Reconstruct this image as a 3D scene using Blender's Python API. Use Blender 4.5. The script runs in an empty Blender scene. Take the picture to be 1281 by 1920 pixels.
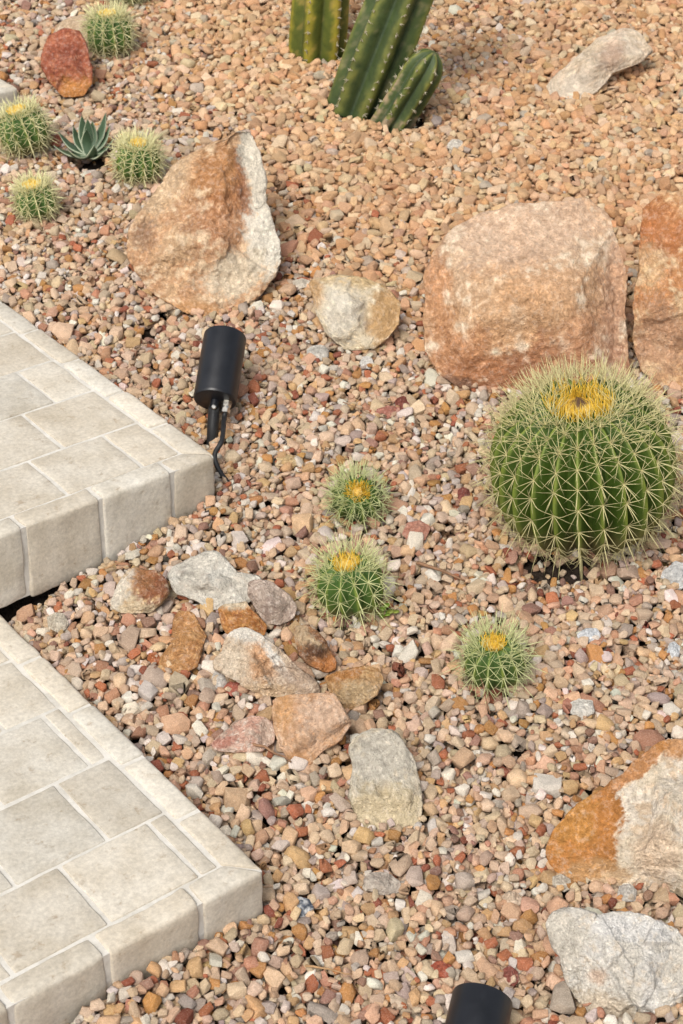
import bpy, bmesh, math, random
import numpy as np
from mathutils import Vector, Matrix

SC = bpy.context.scene
COL = SC.collection
rng = np.random.default_rng(7)
random.seed(7)

# ------------------------------------------------------------------ camera
F, PITCH, ROLL, YAW = 3230.0, math.radians(33.02), math.radians(1.46), math.radians(39.18)
CZ, G = 1.64068, 0.16                       # camera height; the bed rises G per metre away from the camera
cf = np.array([0, math.cos(PITCH), -math.sin(PITCH)])
u0 = np.array([0, math.sin(PITCH), math.cos(PITCH)])
r0 = np.array([1.0, 0, 0])
cr = math.cos(ROLL) * r0 + math.sin(ROLL) * u0
cu = -math.sin(ROLL) * r0 + math.cos(ROLL) * u0
cam = bpy.data.cameras.new('camera')
co = bpy.data.objects.new('camera', cam)
COL.objects.link(co)
co.matrix_world = Matrix(((cr[0], cu[0], -cf[0], 0), (cr[1], cu[1], -cf[1], 0), (cr[2], cu[2], -cf[2], CZ), (0, 0, 0, 1)))
cam.sensor_fit = 'VERTICAL'
cam.sensor_height = 24.0
cam.sensor_width = 24.0
cam.lens = 24.0 * F / 1920.0
cam.clip_start, cam.clip_end = 0.05, 500
cam.dof.use_dof = True
cam.dof.focus_distance = 2.15
cam.dof.aperture_fstop = 10.0
SC.camera = co

# ------------------------------------------------------------------ light
SUN_EL, SUN_AZ = math.radians(52), math.radians(-152)   # azimuth measured from +Y towards +X
w = bpy.data.worlds.new('World')
SC.world = w
w.use_nodes = True
nt = w.node_tree
bg = nt.nodes['Background']
sky = nt.nodes.new('ShaderNodeTexSky')
sky.sky_type = 'NISHITA'
sky.sun_disc = False
sky.sun_elevation = SUN_EL
sky.sun_rotation = SUN_AZ
sky.air_density, sky.dust_density, sky.ozone_density = 1.0, 4.0, 1.0
hs = nt.nodes.new('ShaderNodeHueSaturation')
hs.inputs['Saturation'].default_value = 0.35            # a veiled, nearly white sky
nt.links.new(sky.outputs[0], hs.inputs['Color'])
nt.links.new(hs.outputs[0], bg.inputs['Color'])
bg.inputs['Strength'].default_value = 0.125
sl = bpy.data.lights.new('sun', 'SUN')
sl.energy, sl.angle, sl.color = 1.6, math.radians(24), (1.0, 0.95, 0.87)
so = bpy.data.objects.new('sun', sl)
COL.objects.link(so)
sd = Vector((math.cos(SUN_EL) * math.sin(SUN_AZ), math.cos(SUN_EL) * math.cos(SUN_AZ), math.sin(SUN_EL)))
so.rotation_euler = sd.to_track_quat('Z', 'Y').to_euler()
so.location = sd * 20
SC.view_settings.view_transform = 'Standard'
SC.view_settings.look = 'None'
SC.view_settings.exposure = 0.43

# ------------------------------------------------------------------ helpers
CAMP = np.array([0, 0, CZ])
def ray(x, y):
    return cf + (x - 640.5) / F * cr - (y - 960) / F * cu
def hit(x, y, p0, n):
    q = ray(x, y)
    return CAMP + q * (np.dot(n, p0 - CAMP) / np.dot(n, q))
GN = np.array([0, -G, 1.0])
def ground(x, y, h=0.0):                      # the point of the bed (raised by h) seen at a place of the photograph
    return hit(x, y, np.array([0, 0, h]), GN)
def proj(p):
    q = np.asarray(p) - CAMP
    z = q @ cf
    return 640.5 + F * (q @ cr) / z, 960 - F * (q @ cu) / z
def lin(c):
    c = np.asarray(c, float) / 255.0
    return np.where(c <= .04045, c / 12.92, ((c + .055) / 1.055) ** 2.4)

def weather(c, k):
    """weathered tone: pull a colour part of the way to grey"""
    c = np.asarray(c, float)
    l = (c @ np.array([.2126, .7152, .0722]))[..., None]
    return l + (c - l) * k

def vnoise(p, seed=0):
    p = np.asarray(p, float) + seed * 17.13
    i = np.floor(p).astype(np.int64)
    f = p - i
    f = f * f * (3 - 2 * f)
    def h(a, b, c):
        n = (a * 374761393 + b * 668265263 + c * 2147483647 + seed * 974711) & 0xffffffff
        n = ((n ^ (n >> 13)) * 1274126177) & 0xffffffff
        n = ((n ^ (n >> 16)) * 2246822519) & 0xffffffff
        return ((n ^ (n >> 15)) & 0xffff) / 65535.0
    x, y, z = i[:, 0], i[:, 1], i[:, 2]
    r = 0
    for dx in (0, 1):
        for dy in (0, 1):
            for dz in (0, 1):
                r = r + h(x + dx, y + dy, z + dz) * (f[:, 0] if dx else 1 - f[:, 0]) * (f[:, 1] if dy else 1 - f[:, 1]) * (f[:, 2] if dz else 1 - f[:, 2])
    return r * 2 - 1
FROT = np.array(Matrix.Rotation(.7, 3, Vector((1, .6, .3))) @ Matrix.Rotation(.5, 3, Vector((-.2, .5, 1))))
def fbm(p, seed=0, oct=4, gain=.5):
    a, s, r = 1.0, 1.0, 0
    p = np.asarray(p, float)
    for k in range(oct):
        p = p @ FROT
        r = r + a * vnoise(p * s, seed + k * 3)
        a *= gain
        s *= 2.03
    return r

def tag(o, label=None, cat=None, group=None, kind=None):
    if label: o['label'] = label
    if cat: o['category'] = cat
    if group: o['group'] = group
    if kind: o['kind'] = kind
    return o
def empty(name, loc, label, cat, group=None, rz=0.0):
    o = bpy.data.objects.new(name, None)
    o.location = loc
    o.rotation_euler = (0, 0, rz)
    o.empty_display_size = .014
    COL.objects.link(o)
    return tag(o, label, cat, group)
def link(name, me, m, parent=None, loc=None):
    o = bpy.data.objects.new(name, me)
    if m: me.materials.append(m)
    COL.objects.link(o)
    if parent: o.parent = parent
    if loc is not None: o.location = loc
    return o
def mesh_np(name, V, Fc, smooth=True, col=None):
    V = np.ascontiguousarray(V, np.float32)
    me = bpy.data.meshes.new(name)
    if isinstance(Fc, np.ndarray):
        n, k = Fc.shape
        me.vertices.add(len(V)); me.vertices.foreach_set('co', V.ravel())
        me.loops.add(n * k); me.loops.foreach_set('vertex_index', np.ascontiguousarray(Fc, np.int32).ravel())
        me.polygons.add(n)
        me.polygons.foreach_set('loop_start', np.arange(0, n * k, k, dtype=np.int32))
        me.polygons.foreach_set('loop_total', np.full(n, k, np.int32))
        me.update(calc_edges=True)
    else:
        me.from_pydata([tuple(v) for v in V], [], Fc)
    me.polygons.foreach_set('use_smooth', np.full(len(me.polygons), bool(smooth)))
    if col is not None:
        a = me.attributes.new('tint', 'FLOAT_COLOR', 'POINT')
        a.data.foreach_set('color', np.ascontiguousarray(np.c_[col, np.ones(len(V))], np.float32).ravel())
    me.update()
    return me
def from_bm(name, bm, smooth=True):
    me = bpy.data.meshes.new(name)
    bm.to_mesh(me)
    bm.free()
    me.polygons.foreach_set('use_smooth', np.full(len(me.polygons), bool(smooth)))
    me.update()
    return me

_ico = {}
def ico(s):
    if s not in _ico:
        bm = bmesh.new()
        bmesh.ops.create_icosphere(bm, subdivisions=s, radius=1.0)
        bm.verts.ensure_lookup_table()
        V = np.array([v.co[:] for v in bm.verts])
        V /= np.linalg.norm(V, axis=1)[:, None]
        Fc = np.array([[v.index for v in f.verts] for f in bm.faces], np.int32)
        bm.free()
        _ico[s] = (V, Fc)
    return _ico[s]

# ------------------------------------------------------------------ materials
def newmat(name, rough=.7, spec=.3):
    m = bpy.data.materials.new(name)
    m.use_nodes = True
    t = m.node_tree
    b = t.nodes['Principled BSDF']
    b.inputs['Roughness'].default_value = rough
    b.inputs['Specular IOR Level'].default_value = spec
    return m, t, b
def N(t, kind, **kw):
    n = t.nodes.new(kind)
    for k, v in kw.items():
        if k in n.inputs: n.inputs[k].default_value = v
        else: setattr(n, k, v)
    return n
def noise(t, scale, detail=4, rough=.6, coord=None):
    n = N(t, 'ShaderNodeTexNoise', Scale=scale, Detail=detail, Roughness=rough)
    if coord: t.links.new(coord, n.inputs['Vector'])
    return n
def ramp(t, src, stops):
    n = t.nodes.new('ShaderNodeValToRGB')
    e = n.color_ramp.elements
    while len(e) < len(stops): e.new(.5)
    for i, (p, c) in enumerate(stops):
        e[i].position = p
        e[i].color = (*c, 1) if len(c) == 3 else c
    t.links.new(src, n.inputs[0])
    return n
def mixc(t, a, b, fac, mode='MIX'):
    n = t.nodes.new('ShaderNodeMix')
    n.data_type = 'RGBA'
    n.blend_type = mode
    for s, v in ((n.inputs[6], a), (n.inputs[7], b), (n.inputs[0], fac)):
        if isinstance(v, (int, float)): s.default_value = v
        elif isinstance(v, tuple): s.default_value = (*v, 1)
        else: t.links.new(v, s)
    return n.outputs[2]
def bump(t, b, src, strength, dist):
    n = N(t, 'ShaderNodeBump', Strength=strength, Distance=dist)
    t.links.new(src, n.inputs['Height'])
    t.links.new(n.outputs[0], b.inputs['Normal'])
    return n
def coords(t):
    return t.nodes.new('ShaderNodeTexCoord').outputs['Object']
def g(v):
    return (v, v, v)

def stone_mat(name, sc, bstr, bdist, speck=.25, tintvar=.3, grain=500, dust=.25):
    m, t, b = newmat(name, .9, .2)
    at = N(t, 'ShaderNodeAttribute', attribute_name='tint')
    c = coords(t)
    n1 = noise(t, sc, 5, .65, c)
    n2 = noise(t, sc * 5, 4, .75, c)
    n3 = noise(t, grain, 2, .8, c)
    k1 = ramp(t, n1.outputs[0], [(.25, g(1 - tintvar)), (.75, g(1 + tintvar * .6))])
    k2 = ramp(t, n2.outputs[0], [(.3, g(1 - speck)), (.5, g(1.0)), (.72, g(1 + speck * .8))])
    k3 = ramp(t, n3.outputs[0], [(.30, g(.70)), (.42, g(.98)), (.58, g(1.02)), (.70, g(1.30))])
    x = mixc(t, at.outputs['Color'], k1.outputs[0], 1.0, 'MULTIPLY')
    x = mixc(t, x, k2.outputs[0], 1.0, 'MULTIPLY')
    d = ramp(t, n2.outputs[0], [(.50, g(0)), (.68, g(dust))])
    x = mixc(t, x, (.56, .51, .44), d.outputs[0])
    x = mixc(t, x, k3.outputs[0], 1.0, 'MULTIPLY')
    t.links.new(x, b.inputs['Base Color'])
    ad = N(t, 'ShaderNodeMath', operation='MULTIPLY_ADD')
    t.links.new(n2.outputs[0], ad.inputs[0]); ad.inputs[1].default_value = .5
    t.links.new(n1.outputs[0], ad.inputs[2])
    ad2 = N(t, 'ShaderNodeMath', operation='MULTIPLY_ADD')
    t.links.new(n3.outputs[0], ad2.inputs[0]); ad2.inputs[1].default_value = .18
    t.links.new(ad.outputs[0], ad2.inputs[2])
    bump(t, b, ad2.outputs[0], bstr, bdist)
    return m
M_PEB = stone_mat('gravel_stone', 110, .6, .003, .18, .22, 700, .22)
M_ROCK = stone_mat('boulder_stone', 26, .9, .010, .24, .16, 420, .28)

def soil_mat(name, c0, c1, sc):
    m, t, b = newmat(name, .95, .1)
    c = coords(t)
    n1 = noise(t, sc, 6, .7, c)
    t.links.new(ramp(t, n1.outputs[0], [(.3, c0), (.7, c1)]).outputs[0], b.inputs['Base Color'])
    bump(t, b, n1.outputs[0], .9, .01)
    return m
M_SOIL = soil_mat('garden_soil', (.018, .013, .010), (.075, .055, .042), 120)
def outer_mat():
    m, t, b = newmat('far_gravel', .9, .2)
    v = N(t, 'ShaderNodeTexVoronoi', Scale=55.0)
    t.links.new(coords(t), v.inputs['Vector'])
    k = ramp(t, v.outputs['Color'], [(0, (.25, .16, .11)), (.5, (.42, .30, .21)), (1, (.5, .42, .34))])
    t.links.new(k.outputs[0], b.inputs['Base Color'])
    inv = N(t, 'ShaderNodeMath', operation='SUBTRACT'); inv.inputs[0].default_value = 1.0
    t.links.new(v.outputs['Distance'], inv.inputs[1])
    bump(t, b, inv.outputs[0], 1.0, .02)
    return m
M_OUT = outer_mat()

def tile_mat():
    m, t, b = newmat('limestone_tile', .72, .3)
    at = N(t, 'ShaderNodeAttribute', attribute_name='tint')
    c = coords(t)
    n1 = noise(t, 14, 6, .62, c)
    n2 = noise(t, 190, 3, .7, c)
    n3 = noise(t, 45, 5, .75, c)
    k1 = ramp(t, n1.outputs[0], [(.3, (.82, .79, .74)), (.55, g(1.0)), (.75, (1.1, 1.12, 1.14))])
    k2 = ramp(t, n2.outputs[0], [(.3, g(.84)), (.5, g(1.0)), (.7, g(1.16))])
    k3 = ramp(t, n3.outputs[0], [(.32, (.66, .58, .50)), (.42, g(1.0)), (.66, g(1.0)), (.76, (1.14, 1.13, 1.12))])
    x = mixc(t, at.outputs['Color'], k1.outputs[0], 1.0, 'MULTIPLY')
    x = mixc(t, x, k2.outputs[0], 1.0, 'MULTIPLY')
    x = mixc(t, x, k3.outputs[0], .75, 'MULTIPLY')
    t.links.new(x, b.inputs['Base Color'])
    bump(t, b, n3.outputs[0], .35, .003)
    return m
M_TILE = tile_mat()
def grout_mat():
    m, t, b = newmat('cement_grout', .9, .2)
    c = coords(t)
    n1 = noise(t, 40, 5, .7, c)
    t.links.new(ramp(t, n1.outputs[0], [(.3, (.50, .47, .41)), (.6, (.65, .62, .56))]).outputs[0], b.inputs['Base Color'])
    bump(t, b, n1.outputs[0], .5, .003)
    return m
M_GROUT = grout_mat()

def green_mat(name, rough=.45, spec=.4, bs=.15):
    m, t, b = newmat(name, rough, spec)
    at = N(t, 'ShaderNodeAttribute', attribute_name='tint')
    c = coords(t)
    n1 = noise(t, 60, 5, .65, c)
    k1 = ramp(t, n1.outputs[0], [(.3, (.72, .76, .7)), (.5, g(1.0)), (.72, (1.3, 1.18, 1.05))])
    t.links.new(mixc(t, at.outputs['Color'], k1.outputs[0], 1.0, 'MULTIPLY'), b.inputs['Base Color'])
    bump(t, b, n1.outputs[0], bs, .003)
    return m
M_CACT = green_mat('cactus_skin', .55, .3, .4)
M_SPINE, _t, _b = newmat('cactus_spine', .55, .3)
_at = N(_t, 'ShaderNodeAttribute', attribute_name='tint')
_t.links.new(_at.outputs['Color'], _b.inputs['Base Color'])

def plain(name, col, rough, spec=.5, metal=0.0, nscale=None, nvar=.3, bstr=0):
    m, t, b = newmat(name, rough, spec)
    b.inputs['Metallic'].default_value = metal
    if nscale:
        n1 = noise(t, nscale, 5, .7, coords(t))
        k = ramp(t, n1.outputs[0], [(.3, tuple(c * (1 - nvar) for c in col)), (.7, tuple(c * (1 + nvar) for c in col))])
        t.links.new(k.outputs[0], b.inputs['Base Color'])
        kr = ramp(t, n1.outputs[0], [(.3, g(rough * .85)), (.7, g(min(1, rough * 1.2)))])
        t.links.new(kr.outputs[0], b.inputs['Roughness'])
        if bstr: bump(t, b, n1.outputs[0], bstr, .002)
    else:
        b.inputs['Base Color'].default_value = (*col, 1)
    return m
M_BLACK = plain('black_powder_coat', (.007, .008, .011), .38, .5, 0, 55, .25)
M_RUBBER = plain('black_rubber', (.016, .016, .017), .55, .4, 0, 80, .3)
M_STEEL = plain('nickel_steel', (.55, .53, .48), .3, .5, 1.0, 120, .25)
M_LENS = plain('lamp_glass', (.05, .06, .07), .08, .6)
M_TWIG = plain('dry_twig', (.23, .13, .075), .85, .2, 0, 120, .4, .4)
M_STRAW = plain('dry_straw', (.36, .22, .11), .8, .2, 0, 120, .3, .3)
M_AGAVE = green_mat('agave_leaf', .5, .35)

# ------------------------------------------------------------------ ground
def sheet(name, m, pts, hn, res=None, z=lambda x, y: 0.0):
    bm = bmesh.new()
    if res is None:
        bm.faces.new([bm.verts.new((x, y, G * y + z(x, y))) for x, y in pts])
    else:
        (x0, y0), (x1, y1) = pts
        nx, ny = res
        hw = lambda j: .235 * (y0 + (y1 - y0) * j / ny) + .24
        vs = [[bm.verts.new((hw(j) * (2 * i / nx - 1), y0 + (y1 - y0) * j / ny, 0)) for i in range(nx + 1)] for j in range(ny + 1)]
        P = np.array([v.co[:] for row in vs for v in row])
        h = fbm(P * np.array([60, 60, 1]), 3, 4) * .004 - .030
        for v, hh in zip([v for row in vs for v in row], h): v.co.z = G * v.co.y + hh + sum(q[4] * math.exp(-((v.co.x - q[0]) / q[2]) ** 2 - ((v.co.y - q[1]) / q[3]) ** 2) for q in RELIEF)
        for j in range(ny):
            for i in range(nx): bm.faces.new((vs[j][i], vs[j][i + 1], vs[j + 1][i + 1], vs[j + 1][i]))
    return tag(link(name, from_bm(name, bm), m), kind='structure')
RELIEF = []
for _x, _y, _s, _h in ((250, 1880, .10, .026), (130, 1960, .12, .022), (400, 1770, .07, .014), (420, 950, .06, .014), (330, 1010, .05, .008), (1060, 1100, .06, -.008), (300, 640, .10, -.008), (20, 205, .16, -.022), (30, 1150, .06, -.020)):
    _p = ground(_x, _y)
    RELIEF.append((_p[0], _p[1], _s, _s, _h))
sheet('ground', M_OUT, [(-150, -60), (150, -60), (150, 200), (-150, 200)], 0, z=lambda x, y: -.045)
sheet('soil', M_SOIL, [(-1.6, .83), (1.6, 4.33)], 0, res=(160, 180))

# ------------------------------------------------------------------ height map the gravel is poured over
CELL = .003
GX0, GX1, GY0, GY1 = -1.35, 1.35, .8, 4.4
NX, NY = int((GX1 - GX0) / CELL), int((GY1 - GY0) / CELL)
H = np.full((NX, NY), -.030)
gx = GX0 + (np.arange(NX) + .5) * CELL
gy = GY0 + (np.arange(NY) + .5) * CELL
H += .003 * np.sin(gx[:, None] * 37) * np.sin(gy[None, :] * 31)
BLOCK = np.full((NX, NY), -1.0)
def raster(V, Fc=None, solid=False):
    """raise the height map to the top of a mesh (heights above the sloping bed)"""
    P = np.asarray(V)
    if Fc is not None:
        T = P[Fc]
        out = [P]
        for a, b, c in ((.34, .33, .33), (.6, .2, .2), (.2, .6, .2), (.2, .2, .6), (.5, .5, 0), (0, .5, .5), (.5, 0, .5)):
            out.append(T[:, 0] * a + T[:, 1] * b + T[:, 2] * c)
        P = np.concatenate(out)
    ix = ((P[:, 0] - GX0) / CELL).astype(int)
    iy = ((P[:, 1] - GY0) / CELL).astype(int)
    ok = (ix >= 0) & (ix < NX) & (iy >= 0) & (iy < NY)
    z = (P[:, 2] - G * P[:, 1])[ok]
    hi = np.full(H.shape, -1.0); lo = np.full(H.shape, 1.0)
    np.maximum.at(hi, (ix[ok], iy[ok]), z)
    np.minimum.at(lo, (ix[ok], iy[ok]), z)
    m = (hi > -.5) & ((lo < -.018) | solid)    # stones may lie under an overhang
    np.maximum(H, np.where(m, hi, -1.0), out=H)
    BLOCK[m] = np.maximum(BLOCK[m], hi[m])
def relief(x, y):
    """gentle mounding of the gravel over the even slope"""
    r = 0
    for cx, cy, sx, sy, hgt in RELIEF:
        r = r + hgt * np.exp(-((x - cx) / sx) ** 2 - ((y - cy) / sy) ** 2)
    return r
H += relief(gx[:, None], gy[None, :])
holes = []                                   # bare places in the gravel: (centre, radii)

# ------------------------------------------------------------------ paved steps
def tilebox(bm, x0, x1, y0, y1, z0, z1, bev, seed, cut=.014, amp=.0008, mitre=None, big=None, col=None):
    b2 = bmesh.new()
    vs = [b2.verts.new((x, y, z)) for x in (x0, x1) for y in (y0, y1) for z in (z0, z1)]
    for f in ((0, 1, 3, 2), (4, 6, 7, 5), (0, 4, 5, 1), (2, 3, 7, 6), (0, 2, 6, 4), (1, 5, 7, 3)):
        b2.faces.new([vs[i] for i in f])
    if mitre:
        for v in b2.verts: mitre(v)
    b2.normal_update()
    bmesh.ops.recalc_face_normals(b2, faces=b2.faces)
    if big:
        e = [e for e in b2.edges if big(e)]
        bmesh.ops.bevel(b2, geom=e, offset=.006, segments=3, affect='EDGES', profile=.5)
        e = [e for e in b2.edges if len(e.link_faces) == 2 and e.calc_face_angle() > .9]
        bmesh.ops.bevel(b2, geom=e, offset=bev, segments=2, affect='EDGES', profile=.5)
    else:
        bmesh.ops.bevel(b2, geom=list(b2.edges), offset=bev, segments=2, affect='EDGES', profile=.5)
    for ax, lo, hi in ((0, x0, x1), (1, y0, y1), (2, z0, z1)):
        n = int((hi - lo) / cut)
        for k in range(1, n):
            p = [0, 0, 0]; p[ax] = lo + (hi - lo) * k / n
            nn = [0, 0, 0]; nn[ax] = 1
            bmesh.ops.bisect_plane(b2, geom=b2.verts[:] + b2.edges[:] + b2.faces[:], plane_co=p, plane_no=nn, dist=1e-5)
    b2.normal_update()
    P = np.array([v.co[:] for v in b2.verts])
    d = (fbm(P * 22, seed, 2) * .9 + fbm(P * 90, seed + 5, 2) * .9) * amp
    for v, dd in zip(b2.verts, d): v.co += v.normal * float(dd)
    lay = bm.verts.layers.float_color['tint']
    mp = {}
    for v in b2.verts:
        q = bm.verts.new(v.co); q[lay] = (*col, 1); mp[v] = q
    for f in b2.faces:
        bm.faces.new([mp[v] for v in f.verts])
    b2.free()
EA = np.array([-math.sin(YAW), math.cos(YAW), 0])
EB = np.array([math.cos(YAW), math.sin(YAW), 0])
TH = .112
def step(label, corner, rows, front_j, right_j, la, lb, seed):
    rs = random.Random(seed)
    o = empty('paved_step', (corner[0], corner[1], corner[2] - TH), label, 'step', 'paved garden steps', YAW)
    def tone(warm=1.0):
        k = rs.uniform(.88, 1.08)
        wv = rs.uniform(-.012, .014)
        return ((.565 + wv) * k * warm, .515 * k * warm, (.43 - wv) * k * warm)
    # grout bed
    bm = bmesh.new()
    bmesh.ops.create_cube(bm, size=1.0)
    for v in bm.verts:
        v.co.x = (v.co.x - .5) * (lb - .003) - .0015
        v.co.y = (v.co.y + .5) * (la - .003) + .0015
        v.co.z = (v.co.z + .5) * (TH - .0045) + .003
    link('grout_bed', from_bm('grout_bed', bm, False), M_GROUT, o)
    W, J = .033, .0027
    # field tiles: local x = -b, y = a
    bm = bmesh.new(); bm.verts.layers.float_color.new('tint')
    for k, (a0, a1, bs) in enumerate(rows):
        bs = [W + .002] + bs + [lb - W]
        for b0, b1 in zip(bs[:-1], bs[1:]):
            tilebox(bm, -b1 + J, -b0 - J, a0 + J, a1 - J, TH - .016, TH + rs.uniform(-.0005, .0008), .0016, seed + k * 50 + int(b0 * 1000), col=tone())
    link('paving_tiles', from_bm('paving_tiles', bm), M_TILE, o)
    # bull-nosed edge tiles
    bm = bmesh.new(); bm.verts.layers.float_color.new('tint')
    js = [0] + front_j + [lb]
    for i, (b0, b1) in enumerate(zip(js[:-1], js[1:])):
        first, last = i == 0, i == len(js) - 2
        def mit(v, first=first, last=last):
            if first and v.co.x > -(b0 + b1) / 2 and v.co.y > .01: v.co.x -= W
            if last and v.co.x < -(b0 + b1) / 2 and v.co.y > .01: v.co.x += W
        jz = rs.uniform(0, .0015)
        tilebox(bm, -b1 + (0 if last else .0034), -b0 - (.001 if first else .0034), -jz, W - .0015, 0, TH + .001 + jz, .0028, seed + 700 + i * 9, amp=.0015,
                mitre=mit, big=lambda e: all(v.co.z > TH - .01 and v.co.y < .01 for v in e.verts), col=tone(1.02))
    js = [0] + right_j + [la]
    for i, (a0, a1) in enumerate(zip(js[:-1], js[1:])):
        first, last = i == 0, i == len(js) - 2
        for side in (0, 1):
            def mit(v, first=first, last=last, side=side):
                inner = v.co.x < -.01 if side == 0 else v.co.x > -lb + .01
                if first and v.co.y < (a0 + a1) / 2 and inner: v.co.y += W
            jz = rs.uniform(0, .0015)
            x0, x1 = (-W + .0015, jz) if side == 0 else (-lb - jz, -lb + W - .0015)
            tilebox(bm, x0, x1, a0 + (.0018 if first else .0036), a1 - (0 if last else .0036), 0, TH + .001 + jz, .0028, seed + 900 + i * 9 + side, amp=.0011,
                    mitre=mit, big=lambda e, s=side: all(v.co.z > TH - .01 and (v.co.x > -.01 if s == 0 else v.co.x < -lb + .01) for v in e.verts), col=tone(1.04))
    link('edging_tiles', from_bm('edging_tiles', bm), M_TILE, o)
    # block the gravel
    A, B = np.meshgrid(np.arange(0, la, .002), np.arange(0, lb, .002))
    P = np.array(corner)[None] + A.ravel()[:, None] * EA - B.ravel()[:, None] * EB
    raster(P, None, True)
    return o
def seq(start, n, d=.117): return [start + d * i for i in range(n)]
RA = [.0335, .142, .260, .376, .493, .610, .727]
CU = ground(403, 855, .075)
CL = ground(495, 1632, .065)
CL[2] = min(CL[2], CU[2] - .118)
C3 = ground(33, 166, .055)
step('middle beige paved stone step beside the black spotlight, jutting over the lower step', CU,
     [(RA[0], RA[1], seq(.095, 8, .118)), (RA[1], RA[2], seq(.156, 7)), (RA[2], RA[3], seq(.1, 8)), (RA[3], RA[4], seq(.157, 7)), (RA[4], RA[5], seq(.1, 8)), (RA[5], .72, seq(.157, 7))],
     [.071, .184, .301] + seq(.418, 5), [.115, .229, .356, .478, .595], .72, 1.0, 11)
step('lowest beige paved stone step, in the bottom corner of the garden bed', CL,
     [(RA[0], RA[1], seq(.06, 8, .115)), (RA[1], RA[2], seq(.11, 8)), (RA[2], RA[3], seq(.06, 8)), (RA[3], RA[4], seq(.11, 8)), (RA[4], RA[5], seq(.06, 8)), (RA[5], .72, seq(.11, 8))],
     [.083, .200, .313] + seq(.43, 5), [.122, .238, .356, .478, .595], .72, 1.0, 37)
step('farthest paved stone step, only its small corner showing near the red rock', C3,
     [(RA[0], RA[1], seq(.09, 5, .118)), (RA[1], RA[2], seq(.15, 4)), (RA[2], RA[3], seq(.09, 5)), (RA[3], .44, seq(.15, 4))],
     [.09, .207, .324, .441, .558], [.115, .23, .345], .44, .7, 71)

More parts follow.
